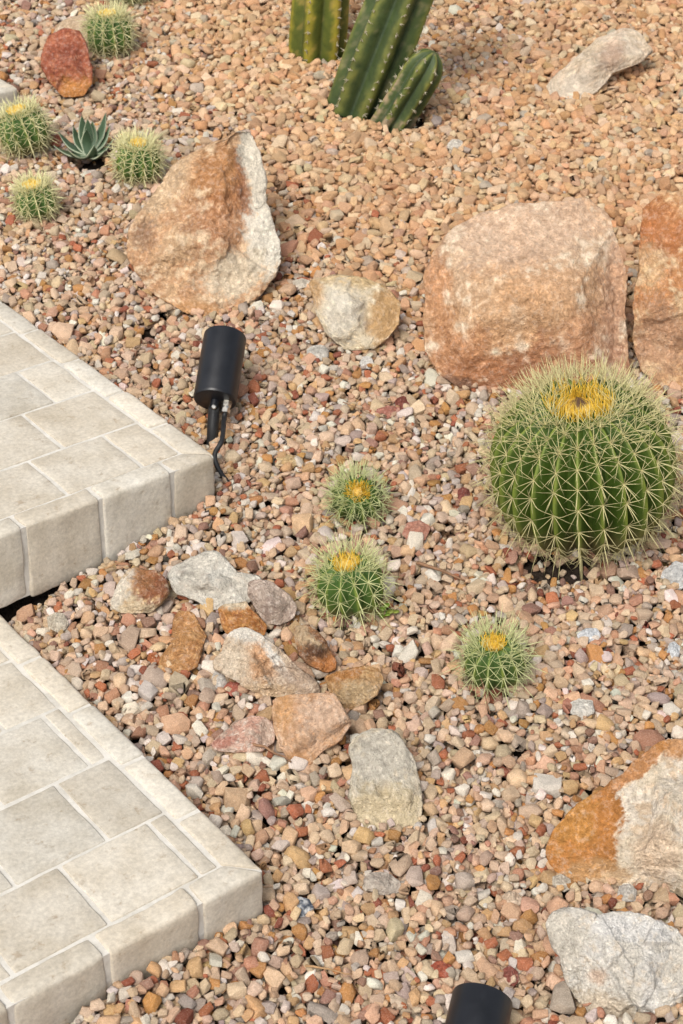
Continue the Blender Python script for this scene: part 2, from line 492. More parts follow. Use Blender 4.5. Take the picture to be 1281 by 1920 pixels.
# ------------------------------------------------------------------ rocks
def smoothstep(a, b, x):
    t = np.clip((x - a) / (b - a), 0, 1)
    return t * t * (3 - 2 * t)
def rock(name, label, cat, outline, cols, patches=(), lean=38, front=.55, back=.6, planes=None, seed=1, sub=5, sink=None,
         rough=1.15, group=None, box=.64, grow=1.0, contour=.02, nplanes=6, chip=.0):
    O = np.array(outline, float)
    ymax = O[:, 1].max()
    if sink is None: sink = .015 if np.ptp(O[:, 1]) > 200 else .004
    xb = O[O[:, 1] > ymax - .12 * np.ptp(O[:, 1]), 0].mean()
    Pb = ground(xb, ymax, -sink)
    be = math.radians(lean)
    e1 = np.array([1.0, 0, 0]); e2 = np.array([0, math.cos(be), math.sin(be)]); nn = np.array([0, -math.sin(be), math.cos(be)])
    Q = np.array([hit(x, y, Pb, nn) - Pb for x, y in O])
    Q = np.c_[Q @ e1, Q @ e2]
    x, y = Q.T
    x2, y2 = np.roll(x, -1), np.roll(y, -1)
    cr_ = x * y2 - x2 * y
    A = cr_.sum() / 2
    c2 = np.array([((x + x2) * cr_).sum(), ((y + y2) * cr_).sum()]) / (6 * A)
    R2 = Q - c2
    # polar outline, lightly rounded
    na = 360
    ang = np.arange(na) / na * 2 * math.pi
    D = np.c_[np.cos(ang), np.sin(ang)]
    rad = np.zeros(na)
    for i in range(len(R2)):
        a, b = R2[i], R2[(i + 1) % len(R2)]
        s = b - a
        den = D[:, 0] * s[1] - D[:, 1] * s[0]
        with np.errstate(divide='ignore', invalid='ignore'):
            t = (a[0] * s[1] - a[1] * s[0]) / den
            uu = (a[0] * D[:, 1] - a[1] * D[:, 0]) / den
        ok = (t > 0) & (uu >= -1e-6) & (uu <= 1 + 1e-6)
        rad = np.where(ok & (t > rad), t, rad)
    rad = np.where(rad <= 0, np.median(rad[rad > 0]), rad)
    ker = np.exp(-.5 * (np.arange(-12, 13) / 1.7) ** 2); ker /= ker.sum()
    rad = np.convolve(np.r_[rad[-12:], rad, rad[:12]], ker, 'valid') * grow
    Rm = rad.mean()
    V, Fc = ico(sub)
    rho = np.hypot(V[:, 0], V[:, 1])
    phi = np.mod(np.arctan2(V[:, 1], V[:, 0]), 2 * math.pi)
    rr = np.interp(phi, np.r_[ang, 2 * math.pi], np.r_[rad, rad[0]])
    rr = rr * (1 + contour * fbm(np.c_[np.cos(phi) * 3, np.sin(phi) * 3, V[:, 2] * 1.5], seed, 3))
    k = rho ** .92
    X = rr * k * np.cos(phi); Y = rr * k * np.sin(phi)
    Z = np.sign(V[:, 2]) * np.abs(V[:, 2]) ** (box * .78)
    rs = np.random.default_rng(seed)
    if planes is None: planes = []
    pl = list(planes)
    for i in range(nplanes):
        a = rs.uniform(0, 2 * math.pi); nz = rs.uniform(.45, .9); s = math.sqrt(1 - nz * nz)
        pl.append((s * math.cos(a), s * math.sin(a), nz, rs.uniform(.60, .90)))
    xn, yn = X / Rm, Y / Rm
    zt = Z.copy()
    for (px, py, pz, d) in pl:
        cut = (d - px * xn - py * yn) / pz
        cut = np.maximum(cut, .02 + .12 * np.maximum(Z, 0))
        # soft minimum keeps worn, not razor, arrises
        e = .03
        hh = np.clip(.5 + .5 * (cut - zt) / e, 0, 1)
        zt = np.where(Z > 0, cut * (1 - hh) + zt * hh - e * hh * (1 - hh), zt)
    Z = np.where(Z > 0, zt * front, Z * back) * Rm
    Cw = Pb + e1 * c2[0] + e2 * c2[1]
    vd = CAMP - Cw; vd /= np.linalg.norm(vd)
    P = Cw + X[:, None] * e1 + Y[:, None] * e2 + Z[:, None] * vd
    # surface relief
    tri = P[Fc]
    fn = np.cross(tri[:, 1] - tri[:, 0], tri[:, 2] - tri[:, 0])
    vn = np.zeros_like(P)
    for j in range(3): np.add.at(vn, Fc[:, j], fn)
    vn /= np.linalg.norm(vn, axis=1)[:, None] + 1e-12
    S = P / Rm
    d = (fbm(S * 1.7, seed + 11, 3) * .035 + fbm(S * 7, seed + 21, 3) * .014) * rough * Rm
    rid = 1 - np.abs(fbm(S * 3.2, seed + 31, 3))
    d = d - np.maximum(rid - .86, 0) * .12 * rough * Rm
    sw = S + .18 * np.stack([fbm(S * 2, seed + 81, 2), fbm(S * 2, seed + 82, 2), fbm(S * 2, seed + 83, 2)], -1)
    crk = np.maximum(1 - np.abs(vnoise(sw * np.array([1.1, 1.1, 2.6]), seed + 91)) / .05, 0) * smoothstep(.0, .5, fbm(S * 1.6, seed + 95, 2))
    strata = fbm(sw * np.array([1.5, 2.5, 13.0]), seed + 101, 3)
    d = d + strata * .007 * rough * Rm - crk * .012 * Rm
    if chip:      # broken faces: a patchwork of tilted flats meeting in creases
        K = 24
        sd_ = rs.normal(size=(K, 3)); sd_ *= 1.1 / np.linalg.norm(sd_, axis=1)[:, None]
        c0 = P.mean(0) / Rm
        sp = (S - c0) + .06 * np.stack([fbm(S * 3, seed + 201, 2), fbm(S * 3, seed + 202, 2), fbm(S * 3, seed + 203, 2)], -1)
        d2 = ((sp[:, None] - sd_[None]) ** 2).sum(-1)
        wt = np.exp(-(d2 - d2.min(1)[:, None]) * 90)
        wt /= wt.sum(1)[:, None]
        gr = rs.normal(size=(K, 3)) * .28
        of = rs.uniform(-.06, .06, K)
        pl_v = of[None] + ((sp[:, None] - sd_[None]) * gr[None]).sum(-1)
        d = d + (wt * pl_v).sum(1) * chip * Rm * smoothstep(.05, .45, V[:, 2])
    d = d + fbm(S * 26, seed + 5, 2) * .0055 * rough * Rm
    P = P + vn * d[:, None]
    # colour: mottled mixture + patches (stains, and painted shade on some faces)
    n1 = fbm(S * 2.2, seed + 41, 4) * .5 + .5
    n2 = fbm(S * 6.5, seed + 51, 4) * .5 + .5
    n3 = fbm(S * 22, seed + 61, 3) * .5 + .5
    n4 = fbm(S * 60, seed + 71, 2) * .5 + .5
    c = [weather(lin(q), .90) * .84 for q in cols]
    C = c[0][None] * np.ones((len(P), 1))
    if len(c) > 1:
        m = smoothstep(.42, .66, n1 * .6 + n2 * .4)[:, None]; C = C * (1 - m) + c[1] * m
    if len(c) > 2:
        m = (smoothstep(.55, .78, n2 * .6 + n3 * .4) * .9)[:, None]; C = C * (1 - m) + c[2] * m
    px, py = proj(P)
    for (qx, qy, sx, sy, rot, colr, soft, am) in patches:
        ca, sa = math.cos(math.radians(rot)), math.sin(math.radians(rot))
        dx, dy = px - qx, py - qy
        uu, vv = (dx * ca + dy * sa) / sx, (-dx * sa + dy * ca) / sy
        q = np.sqrt(uu * uu + vv * vv) + ((n2 - .5) * .75 + (n3 - .5) * .5 + (n4 - .5) * .35) * min(1.0, .25 + 1.6 * soft)
        m = ((1 - smoothstep(1 - soft * .75, 1 + soft * .75, q)) * am)[:, None]
        C = C * (1 - m) + weather(lin(colr), .90) * .84 * m
    C = C * (1 + .14 * (n3 - .5) * 2 + .08 * (n4 - .5) * 2)[:, None]
    C = C * (1 - .45 * smoothstep(.5, 1.0, crk))[:, None]
    C = C * (1 + .20 * smoothstep(.60, .78, n4 * .6 + n3 * .4) - .15 * smoothstep(.42, .28, n4 * .5 + n2 * .5))[:, None]
    C = np.clip(C, .01, .8)
    base = np.array([Cw[0], Cw[1], G * Cw[1]])
    me = mesh_np(name, P - base, Fc, True, C)
    o = link(name, me, M_ROCK, None, base)
    tag(o, label, cat, group)
    raster(P, Fc)
    return o
BG = 'boulders and rocks set in the gravel'
CR, TAN, ORG, RUST, GRY, WHT, PNK, BRN, OCH = (216, 200, 176), (208, 172, 132), (196, 132, 78), (160, 84, 44), (190, 184, 172), (226, 220, 206), (206, 164, 140), (128, 84, 52), (202, 142, 62)
rock('boulder', 'rusty red rock with an ochre lower end beside the small cactus', 'rock',
     [(78, 98), (92, 66), (120, 52), (150, 60), (166, 92), (174, 130), (173, 158), (158, 180), (118, 184), (96, 160), (80, 128)],
     [(178, 98, 66), (160, 84, 58), (192, 118, 80)], [(140, 178, 44, 34, 0, (206, 138, 62), .5, .85)], seed=3, chip=0.25, lean=45, group=BG, front=.65, sub=6, planes=[(-.3, .6, .74, .42), (.7, .2, .68, .45), (0, -.6, .8, .5)], nplanes=5)
rock('boulder', 'dusty tan rock half hidden behind the rusty red rock', 'rock',
     [(98, 66), (112, 44), (140, 30), (172, 26), (205, 34), (220, 60), (206, 92), (150, 96), (108, 88)],
     [(206, 176, 140), (216, 190, 160)], seed=4, lean=40, group=BG, front=.8, sub=6)
rock('boulder', 'tall pointed boulder with rust-brown face and chalky white right edge', 'boulder',
     [(432, 248), (456, 242), (474, 250), (487, 290), (500, 372), (513, 425), (527, 470), (518, 520), (488, 556), (432, 588), (390, 600), (336, 580), (284, 550), (244, 490), (238, 440), (252, 412), (292, 355), (330, 312), (370, 284)],
     [(210, 170, 126), (202, 152, 106), (220, 190, 152)],
     [(415, 335, 55, 60, -10, (190, 126, 66), .45, .8), (425, 420, 66, 60, 0, (184, 122, 76), .6, .65), (468, 395, 15, 120, -8, (146, 94, 66), .45, .65),
      (498, 345, 34, 170, -13, (222, 210, 188), .2, 1), (496, 455, 38, 70, -20, (228, 218, 198), .3, .95), (440, 515, 60, 40, -25, (222, 204, 174), .45, .85), (300, 350, 70, 30, -50, (212, 180, 140), .5, .7),
      (268, 440, 22, 30, 20, (128, 92, 70), .6, .6), (350, 585, 120, 22, 8, (210, 150, 88), .5, .7)],
     seed=9, chip=0.10, sub=7, lean=46, group=BG, front=.42, back=.7, planes=[(.86, .0, .5, .42), (.0, -.8, .6, .55), (-.75, .2, .64, .66), (0.05, .1, .99, .62)], nplanes=3)
rock('boulder', 'small angular creamy-white rock with ochre right side beside the big pink boulder', 'rock',
     [(578, 530), (592, 518), (640, 514), (690, 524), (722, 536), (752, 568), (748, 606), (730, 634), (700, 656), (644, 656), (612, 622), (588, 580)],
     [(216, 196, 160), (222, 206, 176)], [(730, 585, 38, 70, 20, (196, 152, 94), .4, .9), (590, 545, 18, 40, -10, (192, 142, 78), .5, .8), (655, 524, 60, 14, 5, (206, 172, 114), .5, .7), (640, 585, 40, 48, 0, (222, 214, 198), .5, .6)],
     seed=15, chip=0.30, sink=-0.004, lean=48, group=BG, front=.65, box=.5, contour=.01, planes=[(.72, .1, .68, .30), (-.1, .76, .64, .42), (-.85, 0, .52, .60), (.05, -.45, .89, .55)], nplanes=4, rough=1.3)
rock('boulder', 'largest boulder, rounded pinkish-orange block directly behind the big barrel cactus', 'boulder',
     [(850, 432), (905, 402), (962, 382), (1040, 378), (1098, 368), (1138, 402), (1160, 450), (1174, 500), (1176, 560), (1177, 640), (1188, 700), (1160, 735), (1060, 748), (930, 745), (866, 728), (822, 700), (796, 648), (792, 590), (796, 520), (812, 475)],
     [(210, 164, 120), (216, 180, 142), (228, 204, 174)],
     [(985, 430, 170, 65, -4, (218, 182, 150), .5, .8), (940, 600, 110, 70, -10, (216, 164, 112), .6, .6), (1010, 700, 170, 50, -8, (176, 112, 70), .5, .85), (870, 670, 70, 50, 10, (194, 130, 82), .5, .65),  # bottom patch: orange-brown stone, darkened to paint in the underside shade
      (850, 720, 36, 14, 15, (120, 88, 70), .5, .8), (1090, 640, 90, 40, -30, (200, 142, 98), .6, .7), (820, 520, 25, 80, 0, (200, 138, 88), .6, .6), (1150, 560, 22, 140, 0, (196, 150, 118), .6, .6)],
     seed=21, chip=0.07, sub=7, lean=52, group=BG, front=.52, back=.75, box=.72, planes=[(0, .72, .7, .62), (.0, -.62, .78, .62), (.85, 0, .5, .72), (-.8, -.1, .6, .76), (-.08, .05, .99, .72)], nplanes=2, rough=.7)
rock('boulder', 'orange-brown boulder cut off by the frame beside the largest pinkish boulder', 'boulder',
     [(1203, 392), (1235, 366), (1290, 352), (1370, 366), (1430, 440), (1450, 560), (1440, 680), (1400, 742), (1300, 752), (1240, 735), (1196, 692), (1184, 640), (1188, 570), (1198, 500)],
     [(200, 136, 80), (208, 158, 106), (214, 180, 136)], [(1230, 430, 60, 60, 0, (186, 112, 56), .6, .8), (1240, 640, 60, 70, 0, (196, 152, 116), .6, .8), (1215, 500, 30, 40, 0, (216, 180, 130), .6, .6)],
     seed=27, chip=0.07, sub=7, lean=52, group=BG, front=.5, back=.7, box=.62, planes=[(0, .7, .7, .6), (-.85, 0, .5, .78), (0, -.6, .78, .65)], nplanes=2, rough=.7)
rock('boulder', 'long pale dusty rock lying alone in the tan gravel near the columnar cactus', 'rock',
     [(1032, 160), (1046, 138), (1086, 108), (1120, 74), (1172, 56), (1192, 62), (1219, 98), (1196, 118), (1146, 138), (1122, 168), (1096, 184), (1058, 194), (1040, 188)],
     [(222, 198, 166), (228, 208, 182), (212, 182, 150)], [(1150, 100, 20, 30, 20, (188, 150, 124), .6, .7), (1080, 160, 40, 25, -20, (222, 206, 184), .6, .7)],
     seed=33, chip=0.20, grow=1.07, lean=30, group=BG, front=.75, sink=.006, planes=[(-.35, .75, .6, .5), (.5, -.6, .6, .5)], nplanes=4)
rock('rock', 'small domed rock, white at left and rusty brown on top, nearest the middle step', 'rock',
     [(206, 1128), (220, 1096), (238, 1070), (256, 1063), (292, 1070), (314, 1090), (319, 1112), (306, 1130), (284, 1148), (240, 1152), (212, 1142)],
     [(206, 184, 148), (196, 160, 112)], [(285, 1095, 34, 34, 0, (146, 84, 48), .4, .95), (262, 1085, 26, 24, 0, (174, 120, 72), .5, .7), (222, 1110, 18, 46, 25, (224, 214, 196), .5, .8)],
     seed=39, chip=0.20, sink=-0.002, lean=40, group=BG, front=.7, nplanes=9)
rock('rock', 'wide pale grey rock at the top of the small rock row', 'rock',
     [(312, 1078), (322, 1062), (356, 1044), (384, 1034), (408, 1034), (428, 1054), (446, 1072), (490, 1078), (494, 1100), (468, 1128), (430, 1138), (392, 1146), (372, 1130), (330, 1112)],
     [(206, 198, 182), (214, 208, 194), (194, 182, 166)], [(380, 1050, 40, 16, -20, (212, 204, 188), .5, .7)],
     seed=45, chip=0.22, sink=-0.002, lean=36, group=BG, front=.6, planes=[(-.3, .72, .62, .3), (.72, .5, .5, .35), (-.1, -.8, .6, .35), (.6, -.3, .74, .4)], nplanes=7)
rock('rock', 'smooth pinkish-grey rock touching the wide pale grey rock', 'rock',
     [(466, 1092), (482, 1086), (510, 1092), (540, 1112), (557, 1136), (552, 1158), (524, 1174), (496, 1170), (478, 1140), (466, 1118)],
     [(188, 166, 148), (176, 152, 136), (202, 184, 168)], seed=51, chip=0.20, sink=-0.003, lean=46, group=BG, front=.85, planes=[(.5, .6, .6, .5)], nplanes=9)
rock('rock', 'small ochre-brown rock with a pale upper edge, wedged in the middle of the row', 'rock',
     [(408, 1142), (420, 1132), (462, 1128), (478, 1148), (502, 1172), (498, 1192), (460, 1196), (424, 1188), (412, 1164)],
     [(186, 124, 58), (170, 104, 48), (204, 150, 84)], [(440, 1132, 45, 9, 0, (214, 196, 164), .5, .9)], seed=57, chip=0.30, sink=-0.004, lean=42, group=BG, front=.6, planes=[(0, .75, .66, .42)], nplanes=8)
rock('rock', 'flat sandy brown slab almost buried in the gravel', 'rock',
     [(324, 1158), (336, 1144), (362, 1148), (372, 1166), (388, 1192), (380, 1216), (372, 1250), (352, 1262), (314, 1266), (296, 1252), (300, 1232), (320, 1206)],
     [(190, 136, 78), (176, 120, 66), (202, 154, 98)], seed=63, lean=14, group=BG, front=.22, back=.5, sink=-.001, nplanes=3, box=.5)
rock('rock', 'white-crested rock with an orange stained face in the middle of the row', 'rock',
     [(424, 1194), (440, 1180), (464, 1176), (486, 1186), (512, 1206), (536, 1224), (566, 1258), (600, 1284), (602, 1304), (552, 1312), (500, 1308), (450, 1284), (402, 1256), (400, 1240), (418, 1222)],
     [(206, 180, 150), (214, 194, 168)], [(470, 1190, 55, 18, 15, (222, 214, 200), .5, .9), (490, 1240, 28, 40, -15, (208, 156, 108), .5, .9), (520, 1240, 10, 50, -35, (226, 220, 208), .5, .9), (560, 1282, 50, 34, 35, (172, 146, 122), .5, .85), (440, 1240, 30, 30, 0, (220, 200, 172), .5, .7), (500, 1296, 50, 14, 0, (204, 170, 128), .5, .7)],  # brown-grey lower-right patch paints that face's shade into the colour
     seed=69, chip=0.20, sink=-0.002, lean=42, group=BG, front=.75, planes=[(.74, .42, .5, .10), (-.25, -.45, .85, .42), (-.3, .8, .5, .5)], nplanes=7, sub=7)
rock('rock', 'dark brown banded rock standing at an angle between pale rocks', 'rock',
     [(549, 1190), (556, 1176), (576, 1171), (596, 1184), (612, 1204), (632, 1240), (630, 1256), (608, 1262), (580, 1248), (560, 1228)],
     [(150, 104, 66), (128, 82, 50), (170, 122, 78)], [(566, 1190, 18, 24, -20, (190, 162, 124), .5, .9), (590, 1205, 22, 8, 30, (196, 170, 132), .5, .8), (612, 1246, 22, 18, 0, (196, 124, 58), .5, .85), (592, 1220, 22, 12, 25, (96, 66, 46), .5, .8)],
     seed=75, chip=0.20, sink=-0.007, lean=48, group=BG, front=.7, nplanes=9)
rock('rock', 'mustard brown rounded rock at the right end of the row', 'rock',
     [(610, 1270), (636, 1258), (690, 1247), (710, 1254), (719, 1274), (708, 1304), (682, 1322), (650, 1332), (634, 1316), (616, 1298)],
     [(184, 142, 90), (172, 126, 74), (196, 160, 110)], [(650, 1264, 40, 12, -8, (176, 118, 56), .5, .9), (670, 1300, 40, 22, -10, (196, 170, 128), .6, .7)], seed=81, chip=0.20, sink=-0.004, lean=44, group=BG, front=.6, planes=[(0, .78, .62, .42)], nplanes=8)
rock('rock', 'squarish pinkish-orange rock with a flat face below the white-crested rock', 'rock',
     [(511, 1322), (518, 1308), (546, 1302), (596, 1300), (626, 1300), (640, 1318), (661, 1358), (642, 1388), (606, 1408), (580, 1440), (546, 1432), (526, 1404), (514, 1370)],
     [(206, 162, 122), (212, 172, 138), (196, 146, 102)], [(532, 1330, 22, 46, 0, (204, 150, 90), .6, .8), (610, 1340, 50, 40, 0, (208, 176, 150), .6, .6), (560, 1425, 36, 18, 0, (194, 140, 86), .6, .7)],
     seed=87, chip=0.15, lean=46, group=BG, front=.5, box=.6, planes=[(-.1, .2, .97, .5), (.45, -.75, .5, .55)], nplanes=2, rough=.7)
rock('rock', 'low pinkish rock mostly sunk in gravel left of the squarish orange rock', 'rock',
     [(394, 1396), (412, 1378), (442, 1352), (470, 1342), (500, 1346), (516, 1366), (516, 1392), (490, 1408), (440, 1412), (406, 1408)],
     [(200, 170, 148), (206, 156, 132), (212, 194, 176)], [(420, 1392, 24, 10, -10, (186, 112, 90), .5, .7)], seed=93, chip=0.25, sink=-0.004, lean=26, group=BG, front=.35, nplanes=9)
rock('rock', 'grey-topped rock with a yellowish front, lowest of the small rock row', 'rock',
     [(652, 1396), (672, 1376), (700, 1366), (738, 1370), (756, 1392), (780, 1430), (792, 1484), (794, 1520), (786, 1556), (748, 1580), (700, 1576), (668, 1540), (650, 1490), (660, 1440)],
     [(198, 184, 158), (206, 194, 170), (184, 168, 142)], [(720, 1420, 60, 60, 20, (192, 184, 168), .4, .8), (725, 1530, 74, 56, 0, (212, 192, 152), .3, .9)],
     seed=99, chip=0.20, lean=38, group=BG, front=.6, planes=[(.15, .74, .65, .12), (0, -.72, .69, .5), (.7, -.1, .7, .55)], nplanes=7)
rock('boulder', 'large boulder with a bright ochre left side and chalky right, at the right edge', 'boulder',
     [(1020, 1596), (1040, 1556), (1064, 1524), (1120, 1484), (1164, 1452), (1200, 1414), (1240, 1388), (1300, 1380), (1370, 1440), (1410, 1560), (1390, 1650), (1310, 1690), (1230, 1672), (1150, 1668), (1096, 1664), (1044, 1636), (1024, 1616)],
     [(216, 198, 170), (222, 208, 188), (206, 180, 148)],
     [(1086, 1560, 78, 108, 18, (190, 124, 54), .08, 1), (1180, 1440, 95, 26, -36, (186, 122, 58), .12, .9), (1075, 1540, 40, 60, 20, (204, 144, 60), .5, .6), (1230, 1600, 40, 50, 0, (222, 190, 156), .6, .7), (1120, 1640, 60, 24, 10, (206, 160, 104), .5, .7), (1265, 1400, 34, 26, 0, (196, 132, 62), .4, .85)],
     seed=105, chip=0.10, sub=7, lean=44, group=BG, front=.85, planes=[(-.80, .25, .55, .26), (-.25, -.62, .74, .50), (.40, .25, .88, .60), (-.1, .8, .6, .55)], nplanes=1, rough=.8)
rock('boulder', 'chalky white angular boulder in the lower corner beside the cropped spotlight', 'boulder',
     [(1024, 1732), (1038, 1708), (1066, 1702), (1098, 1706), (1124, 1722), (1146, 1710), (1190, 1712), (1230, 1724), (1270, 1740), (1292, 1780), (1290, 1850), (1260, 1890), (1220, 1912), (1164, 1930), (1116, 1916), (1090, 1888), (1064, 1840), (1046, 1790)],
     [(210, 202, 188), (220, 214, 204), (198, 184, 164)], [(1180, 1740, 80, 22, 8, (228, 224, 218), .5, .8), (1060, 1760, 30, 60, -20, (204, 194, 176), .5, .7), (1130, 1890, 60, 26, 20, (206, 184, 152), .6, .7), (1120, 1830, 18, 14, 0, (216, 180, 150), .6, .7)],
     seed=111, chip=0.26, sub=7, lean=42, group=BG, front=.5, planes=[(-.6, -.35, .72, .48), (.1, .6, .8, .5), (.55, -.5, .67, .55), (-.5, .4, .77, .55)], nplanes=3, rough=1.3)

# single larger pebbles that stand out from the gravel
SG = 'larger single stones lying on the gravel'
def stone(label, x, y, rx, ry, rot, cols, seed, patches=(), lean=30):
    rs = random.Random(seed)
    n = rs.choice((6, 7, 8))
    a0 = rs.uniform(0, 1)
    pts = []
    for i in range(n):
        a = (i + a0 + rs.uniform(-.2, .2)) / n * 2 * math.pi
        k = rs.uniform(.95, 1.18)
        px, py = rx * k * math.cos(a), ry * k * math.sin(a)
        ca, sa = math.cos(math.radians(rot)), math.sin(math.radians(rot))
        pts.append((x + px * ca - py * sa, y + px * sa + py * ca))
    rock('loose_stone', label, 'stone', pts, cols, patches, lean=lean, front=.6, back=.6, seed=seed, sub=4, sink=.003, group=SG, nplanes=5, rough=.7)
for i, a in enumerate([
    ('salmon-pink stone below right of the two middle small cacti', 782, 998, 26, 22, -10, [(196, 138, 114), (186, 124, 100)]),
    ('bright orange-red stone by the end of the spotlight cable', 421, 923, 14, 15, 20, [(176, 88, 52), (190, 104, 60)]),
    ('bluish-white stone well below the big barrel cactus', 1104, 1191, 23, 13, -5, [(216, 218, 220), (206, 208, 210)]),
    ('chalk-white angular stone right of the lowest small cactus', 1092, 1328, 25, 19, 0, [(218, 212, 200), (206, 198, 184)]),
    ('pale grey round stone at the right edge below the barrel cactus', 1270, 1080, 27, 25, 0, [(196, 194, 190), (208, 206, 202)]),
    ('pale angular stone near the dark gap between the two steps', 108, 1167, 22, 19, 10, [(202, 190, 168), (190, 176, 154)]),
    ('slate-blue and white stone near the corner of the lowest step', 568, 1704, 18, 24, -5, [(90, 98, 110), (206, 206, 204)]),
    ('flat warm grey stone between the lowest step and the chalky boulder', 716, 1656, 38, 21, 8, [(186, 172, 156), (176, 160, 144)]),
    ('small white stone under the angular creamy-white rock', 688, 680, 13, 13, 0, [(222, 216, 206), (212, 204, 194)]),
    ('light grey chunky stone left of the angular creamy-white rock', 596, 663, 22, 16, -15, [(198, 192, 180), (188, 180, 168)]),
    ('butter-yellow smooth stone right of the spotlight cable', 542, 864, 26, 13, 0, [(204, 174, 122), (196, 160, 108)]),
    ('white elongated stone by the foot of the tall pointed boulder', 563, 533, 20, 11, -15, [(218, 206, 186), (208, 194, 172)]),
    ('dark rust-brown stone under the lowest small cactus', 924, 1306, 20, 16, -20, [(116, 62, 40), (132, 74, 50)]),
    ('cream-white stone alone in the tan gravel below the columnar cactus', 854, 272, 15, 11, -5, [(222, 212, 196), (212, 200, 182)]),
    ('icy white upright stone at the right edge under the round grey stone', 1264, 1219, 13, 17, 10, [(210, 212, 212), (200, 202, 204)]),
    ('flat brick-pink stone below the angular creamy-white rock', 728, 772, 25, 12, -4, [(186, 124, 104), (176, 110, 92)]),
    ('dark maroon stone by the flat brick-pink stone', 754, 756, 13, 13, 0, [(138, 76, 62), (126, 66, 54)]),
    ('ochre-orange stone right of the spotlight housing', 496, 660, 16, 11, 5, [(190, 134, 66), (176, 118, 54)]),
    ('pale grey oval stone left of the white-crested rock', 411, 1277, 14, 19, -15, [(204, 198, 188), (194, 186, 176)]),
    ('brick-red stone under the white-crested rock', 440, 1293, 20, 14, 10, [(172, 96, 76), (160, 84, 64)]),
    ('wine-red stone left of the big barrel cactus', 870, 927, 13, 14, 30, [(142, 78, 66), (128, 68, 58)]),
    ('reddish-brown stone between the far small cacti and the agave', 104, 264, 14, 13, 10, [(168, 96, 66), (154, 84, 58)]),
    ('round pale stone by the bottom edge of the middle step', 323, 1023, 12, 12, 0, [(206, 200, 192), (196, 188, 180)]),
    ('brick-red chunky stone above the cropped spotlight', 829, 1818, 23, 16, 10, [(176, 92, 64), (164, 80, 56)]),
    ('maroon stone between the cropped spotlight and the chalky boulder', 955, 1831, 18, 18, 40, [(150, 84, 70), (138, 74, 62)]),
    ('pale grey wedge stone in front of the ochre-sided boulder', 1176, 1676, 22, 18, 20, [(196, 188, 176), (186, 176, 164)]),
    ('light triangular stone between the ochre-sided and chalky boulders', 1054, 1656, 20, 15, 20, [(200, 188, 168), (190, 176, 156)]),
    ('tan square stone on the gravel left of the chalky white boulder', 957, 1688, 21, 16, -10, [(206, 182, 154), (196, 168, 140)]),
    ('deep orange stone peeping out near the lowest step joint', 290, 1236, 14, 12, 30, [(186, 108, 58), (172, 96, 50)]),
    ('terracotta stone above the small ochre-brown rock row on the left', 352, 1140, 18, 9, 5, [(190, 124, 92), (178, 110, 80)]),
]):
    stone(*a, seed=200 + i * 7)

# ------------------------------------------------------------------ cacti
CG = 'round barrel cacti planted in the gravel'
def spine_mesh(name, base, tip, wid, colr, sag=None, seed=0):
    """many thin curved three-sided needles in one mesh"""
    base, tip, wid = np.asarray(base), np.asarray(tip), np.asarray(wid)
    n = len(base)
    d = tip - base
    L = np.linalg.norm(d, axis=1)[:, None]
    t = d / L
    ref = np.where(np.abs(t[:, 2:3]) > .8, np.array([[1.0, 0, 0]]), np.array([[0, 0, 1.0]]))
    s = np.cross(t, ref); s /= np.linalg.norm(s, axis=1)[:, None]
    v = np.cross(s, t)
    mid = base + d * .55 + (sag if sag is not None else 0)
    rings = []
    for c, k in ((base, 1.0), (mid, .72)):
        for j in range(3):
            a = j * 2 * math.pi / 3
            rings.append(c + (s * math.cos(a) + v * math.sin(a)) * (wid[:, None] * k))
    V = np.stack(rings + [tip], 1)             # n x 7 x 3
    Fq = []
    q = []
    for j in range(3):
        k = (j + 1) % 3
        q += [(j, k, 3 + k), (j, 3 + k, 3 + j), (3 + j, 3 + k, 6)]
    Fc = (np.array(q)[None] + (np.arange(n) * 7)[:, None, None]).reshape(-1, 3)
    C = np.repeat(np.asarray(colr), 7, 0) if np.ndim(colr) == 2 else np.tile(colr, (n * 7, 1))
    return mesh_np(name, V.reshape(-1, 3), Fc, True, C)

